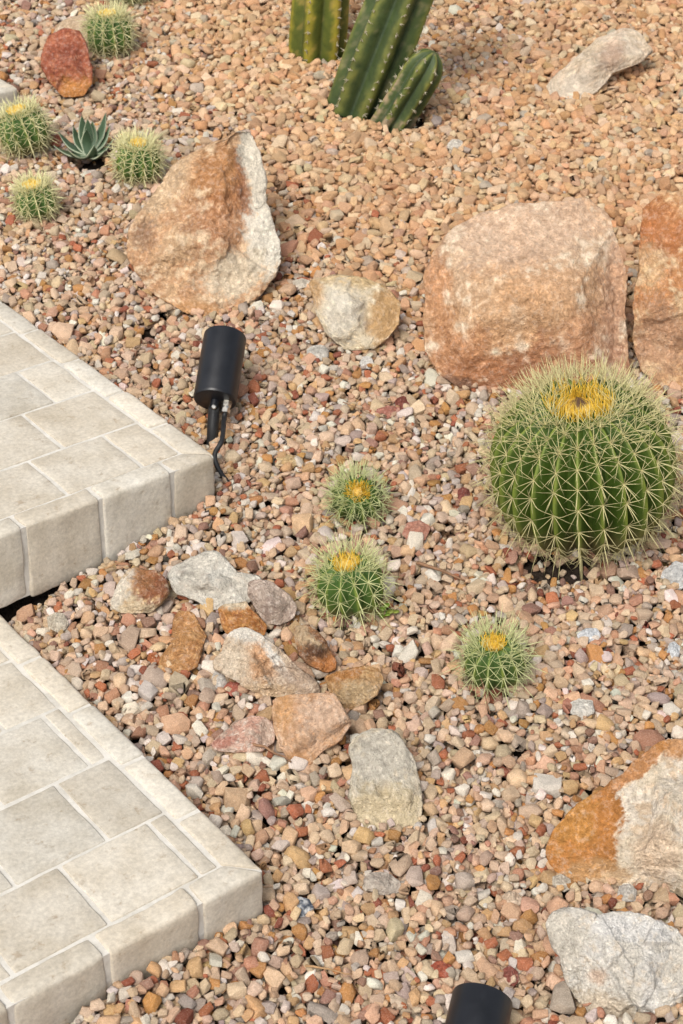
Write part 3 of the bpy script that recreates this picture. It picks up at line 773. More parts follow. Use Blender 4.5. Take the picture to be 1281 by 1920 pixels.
def barrel(label, cx, cy, Rpx, hf, nr, na, tilt=(0, 0), sl=.03, sw=.0006, nsp=9, seed=1, base_y=None, big=False, bodyc=(.044, .082, .010), crown_px=.2, tip=(.63, .57, .29), dense=1.0, sink=.25, far=False):
    rs = np.random.default_rng(seed)
    # size from the picture: the ball's centre sits (1-sink)*height above the bed
    Pg = ground(cx, cy)
    for _ in range(6):
        depth = (Pg - CAMP) @ cf
        R = Rpx / F * depth
        hc = R * hf * (1 - sink)
        Pg2 = ground(cx, cy, hc)
        Pg = Pg2
    C = Pg2
    o = empty('barrel_cactus', (C[0], C[1], G * C[1]), label, 'cactus', CG)
    T = Matrix.Rotation(math.radians(tilt[0]), 4, 'X') @ Matrix.Rotation(math.radians(tilt[1]), 4, 'Y')
    T = np.array(T)[:3, :3]
    off = C - np.array([C[0], C[1], G * C[1]])
    ph0 = rs.uniform(0, 1)
    wob = rs.uniform(-.08, .08, nr + 1)
    def surf(phi, th, ridge=None):
        """phi round the axis, th from the crown; ridge 1 on the rib"""
        if ridge is None:
            x = np.mod(phi / (2 * math.pi) * nr, 1.0)
            ridge = 1 - np.abs(2 * x - 1)      # 0 in the groove, 1 on the rib
            ridge = ridge ** .85
        dep = (.27 if big else .28) * np.sin(np.clip(th, 0, math.pi / 2)) ** .6
        r = 1 - dep * (1 - ridge)
        st, ct = np.sin(th), np.cos(th)
        rad = np.abs(st) ** (.82) * r
        z = np.sign(ct) * np.abs(ct) ** .9
        dimple = .16 * np.exp(-(th / .28) ** 2)
        z = z - dimple - .04 * (1 - ridge) * np.maximum(ct, 0)
        return np.stack([rad * np.cos(phi) * R, rad * np.sin(phi) * R, z * R * hf], -1)
    nphi, nth = nr * 8, 40
    PH, TH_ = np.meshgrid(np.arange(nphi) / nphi * 2 * math.pi, np.linspace(.03, math.pi * .86, nth), indexing='ij')
    V = surf(PH, TH_)
    V = V * (1 + .012 * vnoise(np.c_[V.reshape(-1, 3) / R * 3], seed).reshape(PH.shape))[..., None]
    idx = np.arange(nphi * nth).reshape(nphi, nth)
    Fc = np.stack([idx, np.roll(idx, -1, 0)], -1)
    q = np.stack([idx[:, :-1], idx[:, 1:], np.roll(idx, -1, 0)[:, 1:], np.roll(idx, -1, 0)[:, :-1]], -1).reshape(-1, 4)
    Vw = V.reshape(-1, 3) @ T.T + off
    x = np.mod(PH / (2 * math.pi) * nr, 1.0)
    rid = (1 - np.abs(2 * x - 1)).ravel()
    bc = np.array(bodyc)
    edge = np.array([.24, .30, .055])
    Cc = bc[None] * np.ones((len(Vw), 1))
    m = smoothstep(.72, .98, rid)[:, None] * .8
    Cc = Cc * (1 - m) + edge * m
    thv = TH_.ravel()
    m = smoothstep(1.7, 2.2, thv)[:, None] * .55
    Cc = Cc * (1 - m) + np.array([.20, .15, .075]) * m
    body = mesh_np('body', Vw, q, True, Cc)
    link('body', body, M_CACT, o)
    raster(Vw + np.array([C[0], C[1], G * C[1]]), np.concatenate([q[:, :3], q[:, [0, 2, 3]]]))
    # areoles along every rib
    B, Tp, Wd, Cl, Sg = [], [], [], [], []
    tips = np.array(tip)
    ths0 = np.linspace(.34 if big else .46, 2.35, na)
    for k in range(nr):
        phi = (k + .5) / nr * 2 * math.pi
        sh = rs.uniform(-.5, .5) * (ths0[1] - ths0[0])
        for t in ths0 + sh:
            if t < (.26 if big else .42): continue
            t += rs.normal(0, .012)
            p = surf(np.array([phi]), np.array([t]), np.array([1.0]))[0]
            p2 = surf(np.array([phi]), np.array([t + .03]), np.array([1.0]))[0]
            dn = p2 - p; dn /= np.linalg.norm(dn)
            sd_ = np.array([-math.sin(phi), math.cos(phi), 0])
            nrm = np.cross(sd_, dn); nrm = nrm if nrm @ p > 0 else -nrm
            young = math.exp(-(t / .55) ** 2)
            num = nsp + int(rs.integers(-1, 2))
            for j in range(num):
                a = (j + rs.uniform(-.25, .25)) / num * 2 * math.pi
                out = .30 + .5 * rs.random() + .8 * young
                v = dn * math.cos(a) + sd_ * math.sin(a) + nrm * out
                v /= np.linalg.norm(v)
                L = sl * rs.uniform(.7, 1.12) * (1 - .25 * smoothstep(1.6, 2.3, t))
                B.append(p * .995); Tp.append(p + v * L); Wd.append(sw * rs.uniform(.8, 1.2))
                Sg.append(-nrm * L * .0 + nrm * L * rs.uniform(.0, .10))
                old = smoothstep(1.2, 2.2, t)
                c = tips * (1 - .25 * old) + np.array([.30, .20, .12]) * .25 * old
                Cl.append(c * rs.uniform(.75, 1.15))
            # central spine, curved down
            v = nrm + dn * (.35 if t > .9 else -.1); v /= np.linalg.norm(v)
            L = sl * rs.uniform(.95, 1.3)
            B.append(p * .995); Tp.append(p + v * L + dn * L * .1); Wd.append(sw * 1.35); Sg.append(nrm * L * .06)
            Cl.append(tips * rs.uniform(.85, 1.1))
    B = np.array(B) @ T.T + off; Tp = np.array(Tp) @ T.T + off; Sg = np.array(Sg) @ T.T
    link('spines', spine_mesh('spines', B, Tp, np.array(Wd), np.array(Cl), Sg), M_SPINE, o)
    # little felted cushions the needles grow from
    # crown: yellow felt and young needles
    B, Tp, Wd, Cl, Sg = [], [], [], [], []
    cw = rs.uniform(.24, .38)
    nc = int((460 if big else 300) * dense)
    for i in range(nc):
        t = (rs.uniform(.08, .28) if big else rs.uniform(0.0, cw))
        phi = rs.uniform(0, 2 * math.pi)
        p = surf(np.array([phi]), np.array([max(t, .02)]), np.array([.85]))[0]
        rad = np.array([math.cos(phi), math.sin(phi), 0])
        if big: v = np.array([0, 0, 1.0]) + rad * rs.uniform(-.5, .35) + rs.normal(0, .25, 3)
        else: v = np.array([0, 0, 1.0]) + rad * rs.uniform(-.1, .5) + rs.normal(0, .25, 3)
        v /= np.linalg.norm(v)
        L = sl * (rs.uniform(.45, .8) if big else rs.uniform(.22, .5))
        B.append(p); Tp.append(p + v * L); Wd.append(sw * 1.2); Sg.append(rad * L * .12)
        Cl.append(np.array([.78, .50, .05]) * rs.uniform(.7, 1.15) if rs.random() < (.85 if not far else .5) else np.array([.74, .62, .24]))
    # pale upright needles ringing the crown
    for i in range(int((330 if big else 90) * dense)):
        t = .30 + .56 * rs.random() ** 1.2 if big else rs.uniform(.42, .7)
        phi = rs.uniform(0, 2 * math.pi)
        p = surf(np.array([phi]), np.array([t]), np.array([.95]))[0]
        rad = np.array([math.cos(phi), math.sin(phi), 0])
        v = np.array([0, 0, .9]) + rad * rs.uniform(.2, 1.1) + rad * max(0, t - .5) * 1.2 + rs.normal(0, .22, 3)
        v /= np.linalg.norm(v)
        L = sl * rs.uniform(.8, 1.25)
        B.append(p); Tp.append(p + v * L); Wd.append(sw * 1.1); Sg.append(rad * L * .06)
        Cl.append(tips * rs.uniform(.9, 1.2))
    B = np.array(B) @ T.T + off; Tp = np.array(Tp) @ T.T + off; Sg = np.array(Sg) @ T.T
    crown = link('crown', spine_mesh('crown', B, Tp, np.array(Wd), np.array(Cl), Sg), M_SPINE, o)
    # felt pad in the middle of the crown
    V0, F0 = ico(4)
    k = .17 if big else .23 * rs.uniform(.70, 1.15)
    P = V0 * np.array([R * k, R * k, R * .10]) * (1 + .25 * fbm(V0 * 4, seed, 3))[:, None] + np.array([0, 0, (.84 if big else .88) * R * hf])
    if big:
        m = smoothstep(.35, .75, np.hypot(V0[:, 0], V0[:, 1]) + .2 * vnoise(V0 * 6, seed))[:, None]
        cc = np.array([.10, .055, .03]) * (1 - m) + np.array([.55, .34, .06]) * m
    else:
        cc = np.tile(np.array([.66, .45, .12]), (len(P), 1)) * (1 + .25 * vnoise(V0 * 9, seed))[:, None]
    link('crown_felt', mesh_np('crown_felt', P @ T.T + off, F0, True, cc), M_SPINE, crown)
    return o, C, R
_, CB, RB = barrel('largest barrel cactus, long pale spines and yellow crown, in front of the pinkish boulder', 1092, 876, 173, .91, 24, 9, (5, -8), .036, .00052, 9, 5, big=True, sink=.20)
barrel('small barrel cactus with a flat orange-yellow crown facing up, upper of the two middle ones', 670, 936, 50, .80, 12, 5, (34, 0), .029, .00048, 8, 6, tip=(.56, .59, .29), bodyc=(.062, .118, .026))
barrel('small barrel cactus with pale starry spines and a tiny green weed at its foot', 657, 1098, 64, .92, 12, 5, (6, -8), .032, .00048, 8, 8, tip=(.62, .63, .31), bodyc=(.058, .118, .024))
barrel('small barrel cactus lowest in the bed, with a dark rust-brown stone at its foot', 927, 1240, 58, .88, 12, 5, (10, -6), .032, .00048, 8, 9, tip=(.58, .60, .30), bodyc=(.062, .115, .028))
barrel('small barrel cactus beside the rusty red rock', 205, 64, 43, .95, 13, 7, (2, -2), .026, .0007, 7, 10, tip=(.70, .66, .36), bodyc=(.07, .14, .035), far=True, dense=1.3)
barrel('small barrel cactus cut by the left edge, below the far paved step', 44, 246, 46, .95, 13, 7, (2, -14), .026, .0007, 7, 12, tip=(.70, .66, .36), bodyc=(.07, .14, .035), far=True, dense=1.3)
barrel('small barrel cactus between the agave and the tall pointed boulder', 259, 304, 42, .95, 13, 7, (4, 4), .026, .0007, 7, 13, tip=(.70, .66, .36), bodyc=(.08, .16, .04), far=True, dense=1.3)
barrel('smallest barrel cactus, lowest of the four in the far left group', 68, 378, 37, .95, 12, 6, (4, -8), .024, .0007, 7, 14, tip=(.70, .66, .36), bodyc=(.08, .16, .04), far=True, dense=1.3)
barrel('barrel cactus cut off by the top edge, behind the one by the red rock', 238, -24, 36, .95, 13, 7, (2, 2), .024, .0007, 7, 16, tip=(.70, .66, .36), bodyc=(.08, .16, .04), far=True)
hb = ground(1035, 1058)
holes.append((hb[0], hb[1], .072, .030))
for x, y, a, b in ((272, 610, .022, .028), (330, 585, .035, .015), (760, 150, .03, .03), (700, 1395, .0, .0)):
    if a: hh_ = ground(x, y); holes.append((hh_[0], hh_[1], a, b))

def column(o, name, P0, P1, R, nr, ph, tipround, seed, scars=(), tone=(1, 1, 1)):
    """ribbed cactus stem from P0 to P1 (world); o is the plant it belongs to"""
    rs = np.random.default_rng(seed)
    P0, P1 = np.array(P0), np.array(P1)
    ax = P1 - P0; L = np.linalg.norm(ax); ax /= L
    s = np.cross(ax, np.array([0, 1.0, 0])); s /= np.linalg.norm(s); v = np.cross(ax, s)
    nphi = nr * 12
    nt_ = 70
    tt = np.linspace(0, 1, nt_)
    if tipround: tt = 1 - (1 - tt) ** 1.7
    PH, TT = np.meshgrid(np.arange(nphi) / nphi * 2 * math.pi, tt, indexing='ij')
    x = np.mod((PH + ph) / (2 * math.pi) * nr, 1.0)
    ridge = .55 * (1 - np.abs(2 * x - 1)) ** .9 + .45 * np.sin(np.pi * x)
    prof = np.ones_like(TT)
    if tipround:
        d = np.clip((TT - (1 - R * 1.5 / L)) / (R * 1.5 / L), 0, 1)
        prof = np.sqrt(np.maximum(1 - d ** 2.4, 0))
    prof = prof * (1 + .03 * np.sin(TT * L * 22 + seed))
    r = R * prof * (.66 + .34 * ridge)
    ctr = P0 + ax * (TT * L)[..., None]
    V = ctr + r[..., None] * (np.cos(PH)[..., None] * s + np.sin(PH)[..., None] * v)
    bend = np.array([0, 0, 0])
    idx = np.arange(nphi * nt_).reshape(nphi, nt_)
    nx_ = np.roll(idx, -1, 0)
    q = np.stack([idx[:, :-1], idx[:, 1:], nx_[:, 1:], nx_[:, :-1]], -1).reshape(-1, 4)
    Vf = V.reshape(-1, 3)
    rid = ridge.ravel(); tv = TT.ravel()
    n1 = fbm(Vf * 22, seed, 4) * .5 + .5
    n2 = fbm(Vf * 70, seed + 3, 3) * .5 + .5
    C = np.array([.050, .076, .024]) * np.ones((len(Vf), 1))
    m = smoothstep(.66, .97, rid + (n2 - .5) * .3)[:, None] * .75
    C = C * (1 - m) + np.array([.19, .20, .045]) * m
    C = C * (.72 + .56 * n1)[:, None]
    m = (smoothstep(.62, .74, n1 * .45 + n2 * .55) * .5)[:, None]
    C = C * (1 - m) + np.array([.21, .19, .10]) * m
    m = smoothstep(.35, .0, rid)[:, None] * .5
    C = C * (1 - m) + np.array([.040, .062, .045]) * m
    for (p_, w_, colr, am) in scars:            # corky patches near the foot
        m = (smoothstep(.52, .66, n2 * .5 + n1 * .5 + (w_ - tv) * p_) * smoothstep(.45, .85, rid) * am)[:, None]
        C = C * (1 - m) + np.array(colr) * m
    C = C * np.array(tone)
    ob = Vector(o.location)
    link(name, mesh_np(name, Vf - np.array(ob), q, True, C), M_CACT, o)
    raster(Vf[tv < .5], None, True)
    # areoles: pale felt dots with stubby needles on each rib
    B, T_, W_, Cl = [], [], [], []
    for k in range(nr):
        a = ((k + .5) / nr * 2 * math.pi) - ph
        rd = np.cos(a) * s + np.sin(a) * v
        t = rs.uniform(.01, .03)
        while t < L - (R * .2 if tipround else 0):
            pr = np.interp(t / L, tt, prof[0])
            p = P0 + ax * t + rd * R * pr * .985
            for j in range(9):
                d = rd + rs.normal(0, .75, 3); d /= np.linalg.norm(d)
                B.append(p); T_.append(p + d * rs.uniform(.003, .010)); W_.append(.0008); Cl.append(np.array([.52, .47, .34]) * rs.uniform(.6, 1.2))
            t += rs.uniform(.015, .022)
    return B, T_, W_, Cl
def clump(label, stems, base):
    o = empty('columnar_cactus', base, label, 'cactus', 'columnar cacti in the tan gravel')
    B, T_, W_, Cl = [], [], [], []
    for s in stems:
        r = column(o, *s)
        B += r[0]; T_ += r[1]; W_ += r[2]; Cl += r[3]
    ob = np.array(base)
    link('spines', spine_mesh('spines', np.array(B) - ob, np.array(T_) - ob, np.array(W_), np.array(Cl)), M_SPINE, o)
def upto(P, x, y):   # the point seen at (x, y) in the upright plane through P that faces the camera
    return hit(x, y, P, np.array([0, -1.0, 0]))
pm = ground(668, 212, -.02)
pmt = upto(pm, 752, 0); pmt = pm + (pmt - pm) * 2.0
po = ground(728, 240, -.02)
pot = upto(po, 814, 94)
clump('columnar cactus with a tall leaning ribbed stem and a short stubby offshoot', [
    ('stem', pm, pmt, .063, 7, .55, False, 5),
    ('offshoot', po, pot + np.array([0, -.01, 0]), .040, 7, .2, True, 9, [(.5, .30, (.36, .26, .17), .9)])], tuple(np.array([pm[0], pm[1], G * pm[1]])))
pl_ = ground(594, 110, -.02)
plt = upto(pl_, 603, -20); plt = pl_ + (plt - pl_) * 3.0
clump('columnar cactus with a single upright yellow-green ribbed stem at the top edge', [
    ('stem', pl_, plt, .057, 6, .35, False, 13, [(-.4, 1.0, (.24, .24, .03), .8)], (1.75, 1.4, .7))], tuple(np.array([pl_[0], pl_[1], G * pl_[1]])))

# ------------------------------------------------------------------ agave
def agave():
    P = ground(166, 292)
    o = empty('agave', tuple(P), 'dark green agave rosette with thick pointed leaves between small cacti', 'succulent')
    rs = random.Random(4)
    leaves = [(-75, 25, .070), (-52, 42, .062), (-25, 58, .072), (0, 66, .068), (22, 60, .066), (45, 50, .082), (60, 38, .060), (85, 22, .050), (-100, 10, .060), (-130, 14, .05), (150, 30, .04), (-20, 74, .05), (120, 12, .045)]
    for az, el, L in leaves:
        a, e = math.radians(az), math.radians(el)
        d = np.array([math.sin(a) * math.cos(e), math.cos(a) * math.cos(e), math.sin(e)])
        sd_ = np.array([math.cos(a), -math.sin(a), 0]); up = np.cross(sd_, d)
        V, Fq = [], []
        C = []
        nl, nw = 14, 8
        L *= rs.uniform(.9, 1.1)
        for i in range(nl + 1):
            t = i / nl
            wd = .0125 * (math.sin(min(1, .35 + t * .75) * math.pi / 2) if t < .45 else 1) * (1 - t ** 3.2) + .0004
            th = .0045 * (1 - t * .75)
            c = d * L * t + up * (-.006 * math.sin(t * math.pi) + .010 * t * t)
            for j in range(nw):
                b = j / nw * 2 * math.pi
                x, y = math.cos(b), math.sin(b)
                yy = y * th + x * x * th * (1.1 if y > 0 else .5)
                V.append(c + sd_ * x * wd + up * yy)
                ed = abs(x) > .95
                C.append((.42, .46, .33) if ed else (.055, .095, .05))
        for i in range(nl):
            for j in range(nw):
                k = (j + 1) % nw
                Fq.append((i * nw + j, i * nw + k, (i + 1) * nw + k, (i + 1) * nw + j))
        V.append(d * L * 1.03 + up * .011); C.append((.2, .12, .06))
        for j in range(nw): Fq.append((nl * nw + j, nl * nw + (j + 1) % nw, len(V) - 1))
        me = mesh_np('leaf', np.array(V), Fq, True, np.array(C))
        link('leaf', me, M_AGAVE, o)
    holes.append((P[0] + .01, P[1] - .014, .016, .010))
    M = np.random.default_rng(2).normal(0, .016, (300, 3)); M[:, 2] = .02; raster(P + M * np.array([1, 1, 0]) + np.array([0, 0, .03]), None, True)
agave()

# ------------------------------------------------------------------ weed
def weed():
    P = ground(716, 1160)
    o = empty('weed', tuple(P), 'tiny green weed sprouting at the foot of a small barrel cactus', 'weed')
    rs = random.Random(8)
    for i in range(9):
        a, e = rs.uniform(0, 6.28), math.radians(rs.uniform(35, 80))
        d = Vector((math.cos(a) * math.cos(e), math.sin(a) * math.cos(e), math.sin(e)))
        L = rs.uniform(.008, .024)
        sv = Vector((-math.sin(a), math.cos(a), 0)); up = sv.cross(d)
        if up.z < 0: up = -up
        bm = bmesh.new()
        lay = bm.verts.layers.float_color.new('tint')
        c = d * L
        s = rs.uniform(.0035, .006)
        fl = Vector((math.cos(a), math.sin(a), .25)).normalized()
        nrm = sv.cross(fl)
        if nrm.z < 0: nrm = -nrm
        pts = [(0, 0), (.5, .75), (1.1, .95), (1.7, .6), (2.1, 0), (1.7, -.6), (1.1, -.95), (.5, -.75)]
        top = [bm.verts.new(c + fl * (x * s) + sv * (y * s) + nrm * (abs(y) * s * .25 + .0004)) for x, y in pts]
        bot = [bm.verts.new(c + fl * (x * s) + sv * (y * s) + nrm * (abs(y) * s * .25 - .0004)) for x, y in pts]
        bm.faces.new(top); bm.faces.new(bot[::-1])
        for k in range(8): bm.faces.new((top[k], bot[k], bot[(k + 1) % 8], top[(k + 1) % 8]))
        st = [[bm.verts.new(q + sv * (.0006 * math.cos(b)) + up * (.0006 * math.sin(b))) for b in (0, 2.1, 4.2)] for q in (Vector((0, 0, 0)), c * .5 + Vector((0, 0, .001)), c)]
        for r_ in (0, 1):
            for k in range(3): bm.faces.new((st[r_][k], st[r_][(k + 1) % 3], st[r_ + 1][(k + 1) % 3], st[r_ + 1][k]))
        tone = rs.choice([(.17, .28, .03), (.11, .23, .03), (.20, .24, .04)])
        for v in bm.verts: v[lay] = (*tone, 1)
        link('leaf', from_bm('leaf', bm), M_AGAVE, o)
weed()

# ------------------------------------------------------------------ spotlights
def tube(bm, pts, rads, seg=14, cap=True):
    pts = [Vector(p) for p in pts]
    rings = []
    prev = None
    for i, p in enumerate(pts):
        t = (pts[min(i + 1, len(pts) - 1)] - pts[max(i - 1, 0)]).normalized()
        if prev is None:
            s = t.cross(Vector((0, 0, 1)))
            if s.length < .05: s = t.cross(Vector((1, 0, 0)))
            s.normalize()
        else:
            s = (prev - t * prev.dot(t)).normalized()
        prev = s
        v = t.cross(s)
        r = rads[i] if isinstance(rads, (list, tuple)) else rads
        rings.append([bm.verts.new(p + (s * math.cos(a) + v * math.sin(a)) * r) for a in [k / seg * 2 * math.pi for k in range(seg)]])
    for a, b in zip(rings[:-1], rings[1:]):
        for k in range(seg): bm.faces.new((a[k], a[(k + 1) % seg], b[(k + 1) % seg], b[k]))
    if cap:
        bm.faces.new(rings[0][::-1]); bm.faces.new(rings[-1])
    return rings
def lathe(prof, seg=48):
    """profile of (radius, z) pairs about +Z"""
    bm = bmesh.new()
    rings = [[bm.verts.new((r * math.cos(k / seg * 2 * math.pi), r * math.sin(k / seg * 2 * math.pi), z)) for k in range(seg)] for r, z in prof]
    for a, b in zip(rings[:-1], rings[1:]):
        for k in range(seg): bm.faces.new((a[k], a[(k + 1) % seg], b[(k + 1) % seg], b[k]))
    bm.faces.new(rings[0][::-1]); bm.faces.new(rings[-1])
    return bm
def edge_split(me, deg=35):
    me.set_sharp_from_angle(angle=math.radians(deg)) if hasattr(me, 'set_sharp_from_angle') else None
    return me
def bez(pts, n=40):
    P = np.array(pts, float)
    out = []
    m = len(P)
    for i in range(m - 1):
        p0, p1, p2, p3 = P[max(i - 1, 0)], P[i], P[i + 1], P[min(i + 2, m - 1)]
        for t in np.arange(0, 1, m / n):
            out.append(.5 * ((2 * p1) + (-p0 + p2) * t + (2 * p0 - 5 * p1 + 4 * p2 - p3) * t * t + (-p0 + 3 * p1 - 3 * p2 + p3) * t ** 3))
    out.append(P[-1])
    return out
def spotlight(label, foot_px, bot_px, dir_px, awayc, R, L, stake_h, cable, ddepth=0.0):
    foot = ground(*foot_px, -.01)
    o = empty('spotlight', (foot[0], foot[1], G * foot[1]), label, 'spotlight', 'black spike spotlights')
    ob = np.array([foot[0], foot[1], G * foot[1]])
    depth = (foot - CAMP) @ cf + ddepth
    q = ray(*bot_px)
    Bc = CAMP + q * depth
    n = math.hypot(*dir_px)
    ip = math.sqrt(1 - awayc ** 2)
    vd = q / np.linalg.norm(q)
    up_ = cu - vd * (cu @ vd); up_ /= np.linalg.norm(up_)
    ri_ = np.cross(vd, up_)
    ax = vd * awayc + ip * (ri_ * dir_px[0] / n + up_ * dir_px[1] / n)
    ax /= np.linalg.norm(ax)
    rot = Vector(ax).to_track_quat('Z', 'Y').to_matrix().to_4x4()
    TM = Matrix.Translation(Vector(Bc - ob)) @ rot
    bm = lathe([(R * .90, 0.0), (R * .965, .0006), (R * .99, .0022), (R, .005), (R, L * .55), (R, L - .003), (R * .985, L - .0008), (R * .95, L), (R * .90, L), (R * .89, L - .006), (R * .5, L - .0065)])
    bmesh.ops.transform(bm, matrix=TM, verts=bm.verts)
    link('housing', edge_split(from_bm('housing', bm)), M_BLACK, o)
    bm = lathe([(R * .86, L - .0055), (R * .86, L - .004), (R * .3, L - .0035)])
    bmesh.ops.transform(bm, matrix=TM, verts=bm.verts)
    link('lens', edge_split(from_bm('lens', bm)), M_LENS, o)
    # stake with a swivel knuckle and screw
    toCam = -vd
    down = np.array([0, 0, -1.0])
    kn = Bc + ax * .004 - ax * .014
    bm = bmesh.new()
    top = kn
    tube(bm, [Vector(foot + np.array([0, 0, -.03]) - ob), Vector(foot - ob), Vector(foot * .5 + top * .5 - ob), Vector(top - np.array([0, 0, .004]) - ob), Vector(top - ob)], [.004, .0085, .0085, .0085, .0076], 20)
    st = link('stake', edge_split(from_bm('stake', bm)), M_RUBBER, o)
    bm = bmesh.new()
    tube(bm, [Vector(kn - ob), Vector(Bc + ax * .003 - ob)], [.0062, .0062], 16)
    link('swivel', edge_split(from_bm('swivel', bm)), M_BLACK, o)
    bm = bmesh.new()
    sp = kn + toCam * .0085
    tube(bm, [Vector(sp - toCam * .003 - ob), Vector(sp + toCam * .001 - ob), Vector(sp + toCam * .002 - ob)], [.0036, .0036, .0022], 14)
    link('screw', edge_split(from_bm('screw', bm)), M_STEEL, st)
    # cable gland at the back plate, to the right of the stake
    side = ri_ - ax * (ri_ @ ax); side /= np.linalg.norm(side)
    gb = Bc + side * R * .55
    bm = bmesh.new()
    for d0, d1, r, sg in ((.003, .0, .0085, 18), (.0, -.008, .0072, 6), (-.008, -.012, .0062, 18), (-.012, -.0185, .0074, 6)):
        tube(bm, [Vector(gb + ax * d0 - ob), Vector(gb + ax * d1 - ob)], r, sg)
    link('cable_gland', edge_split(from_bm('cable_gland', bm), 30), M_STEEL, o)
    pts = [gb - ax * .016, gb - ax * .030]
    for x, y, h in cable: pts.append(ground(x, y, h))
    bm = bmesh.new()
    tube(bm, [Vector(np.array(p) - ob) for p in bez(pts, 60)], .0037, 12)
    link('cable', from_bm('cable', bm), M_RUBBER, o)
spotlight('black cylindrical spotlight on a spike beside the corner of the middle step', (398, 832), (403, 752), (21, 130), .48, .0322, .112, .06,
          [(416, 826, .034), (403, 852, .022), (409, 878, .012), (425, 902, .005), (448, 926, -.006)])
spotlight('black cylindrical spotlight cut off by the bottom edge, near the chalky boulder', (850, 2120), (866, 2046), (33, 140), .40, .0322, .105, .06,
          [(888, 2130, .03), (870, 2155, .02), (880, 2185, .01), (905, 2215, .0), (930, 2235, -.006)])

# ------------------------------------------------------------------ gravel
# pebble prototypes: worn polyhedra
def prototypes(n, angular, seed):
    """crushed stones: convex polyhedra with worn arrises, all with the same number of triangles"""
    rs = np.random.default_rng(seed)
    out = []
    for i in range(n):
        bm = bmesh.new()
        bmesh.ops.create_cube(bm, size=2.0)
        for k in range(int(rs.integers(7, 12)) if angular else 18):
            v = rs.normal(size=3); v /= np.linalg.norm(v)
            d = rs.uniform(.72, 1.12) if angular else rs.uniform(.88, 1.02)
            r = bmesh.ops.bisect_plane(bm, geom=bm.verts[:] + bm.edges[:] + bm.faces[:], plane_co=v * d, plane_no=v, clear_outer=True)
            e = [q for q in r['geom_cut'] if isinstance(q, bmesh.types.BMEdge)]
            if e: bmesh.ops.contextual_create(bm, geom=e)
        bmesh.ops.remove_doubles(bm, verts=bm.verts, dist=.07)
        bmesh.ops.convex_hull(bm, input=bm.verts)
        bmesh.ops.dissolve_limit(bm, angle_limit=.12, verts=bm.verts, edges=bm.edges)
        bmesh.ops.bevel(bm, geom=bm.edges[:], offset=rs.uniform(.07, .13), segments=2 if angular else 1, affect='EDGES', profile=.5, clamp_overlap=True)
        bmesh.ops.triangulate(bm, faces=bm.faces)
        bmesh.ops.recalc_face_normals(bm, faces=bm.faces)
        bm.verts.ensure_lookup_table()
        P = np.array([v.co[:] for v in bm.verts])
        P *= (1 + .03 * fbm(P * 1.8, int(seed + i), 2))[:, None]
        P -= (P.max(0) + P.min(0)) / 2
        P /= (P.max(0) - P.min(0)) / 2
        Fc = np.array([[v.index for v in f.verts] for f in bm.faces], np.int32)
        bm.free()
        out.append((P, Fc))
    return out
PALM = np.array([[214, 184, 150], [212, 168, 132], [214, 178, 142], [228, 214, 196], [206, 178, 150], [182, 108, 72], [192, 136, 76], [160, 120, 100], [146, 80, 58], [188, 168, 152], [206, 164, 114], [192, 138, 106]])
PALMW = np.array([.25, .11, .16, .14, .15, .036, .045, .035, .012, .08, .08, .045])
PALT = np.array([[221, 179, 136], [214, 168, 124], [225, 191, 151], [208, 157, 111], [202, 160, 122], [224, 196, 160], [196, 178, 156]])
PALTW = np.array([.24, .22, .18, .12, .12, .09, .03])
PALMW /= PALMW.sum(); PALTW /= PALTW.sum()
def tan_share(x, y):
    px, py = proj(np.array([x, y, G * y]))
    bx = np.interp(py, [-400, 0, 150, 260, 420, 540], [250, 290, 340, 430, 520, 560])
    t = 1 / (1 + math.exp(-(px - bx) / 45.0))
    t *= 1 / (1 + math.exp((py - np.interp(px, [300, 560, 800, 1300], [420, 520, 545, 640])) / 45.0))
    t *= 1 - .65 * math.exp(-(((px - 860) / 90) ** 2 + ((py - 120) / 110) ** 2))
    return t
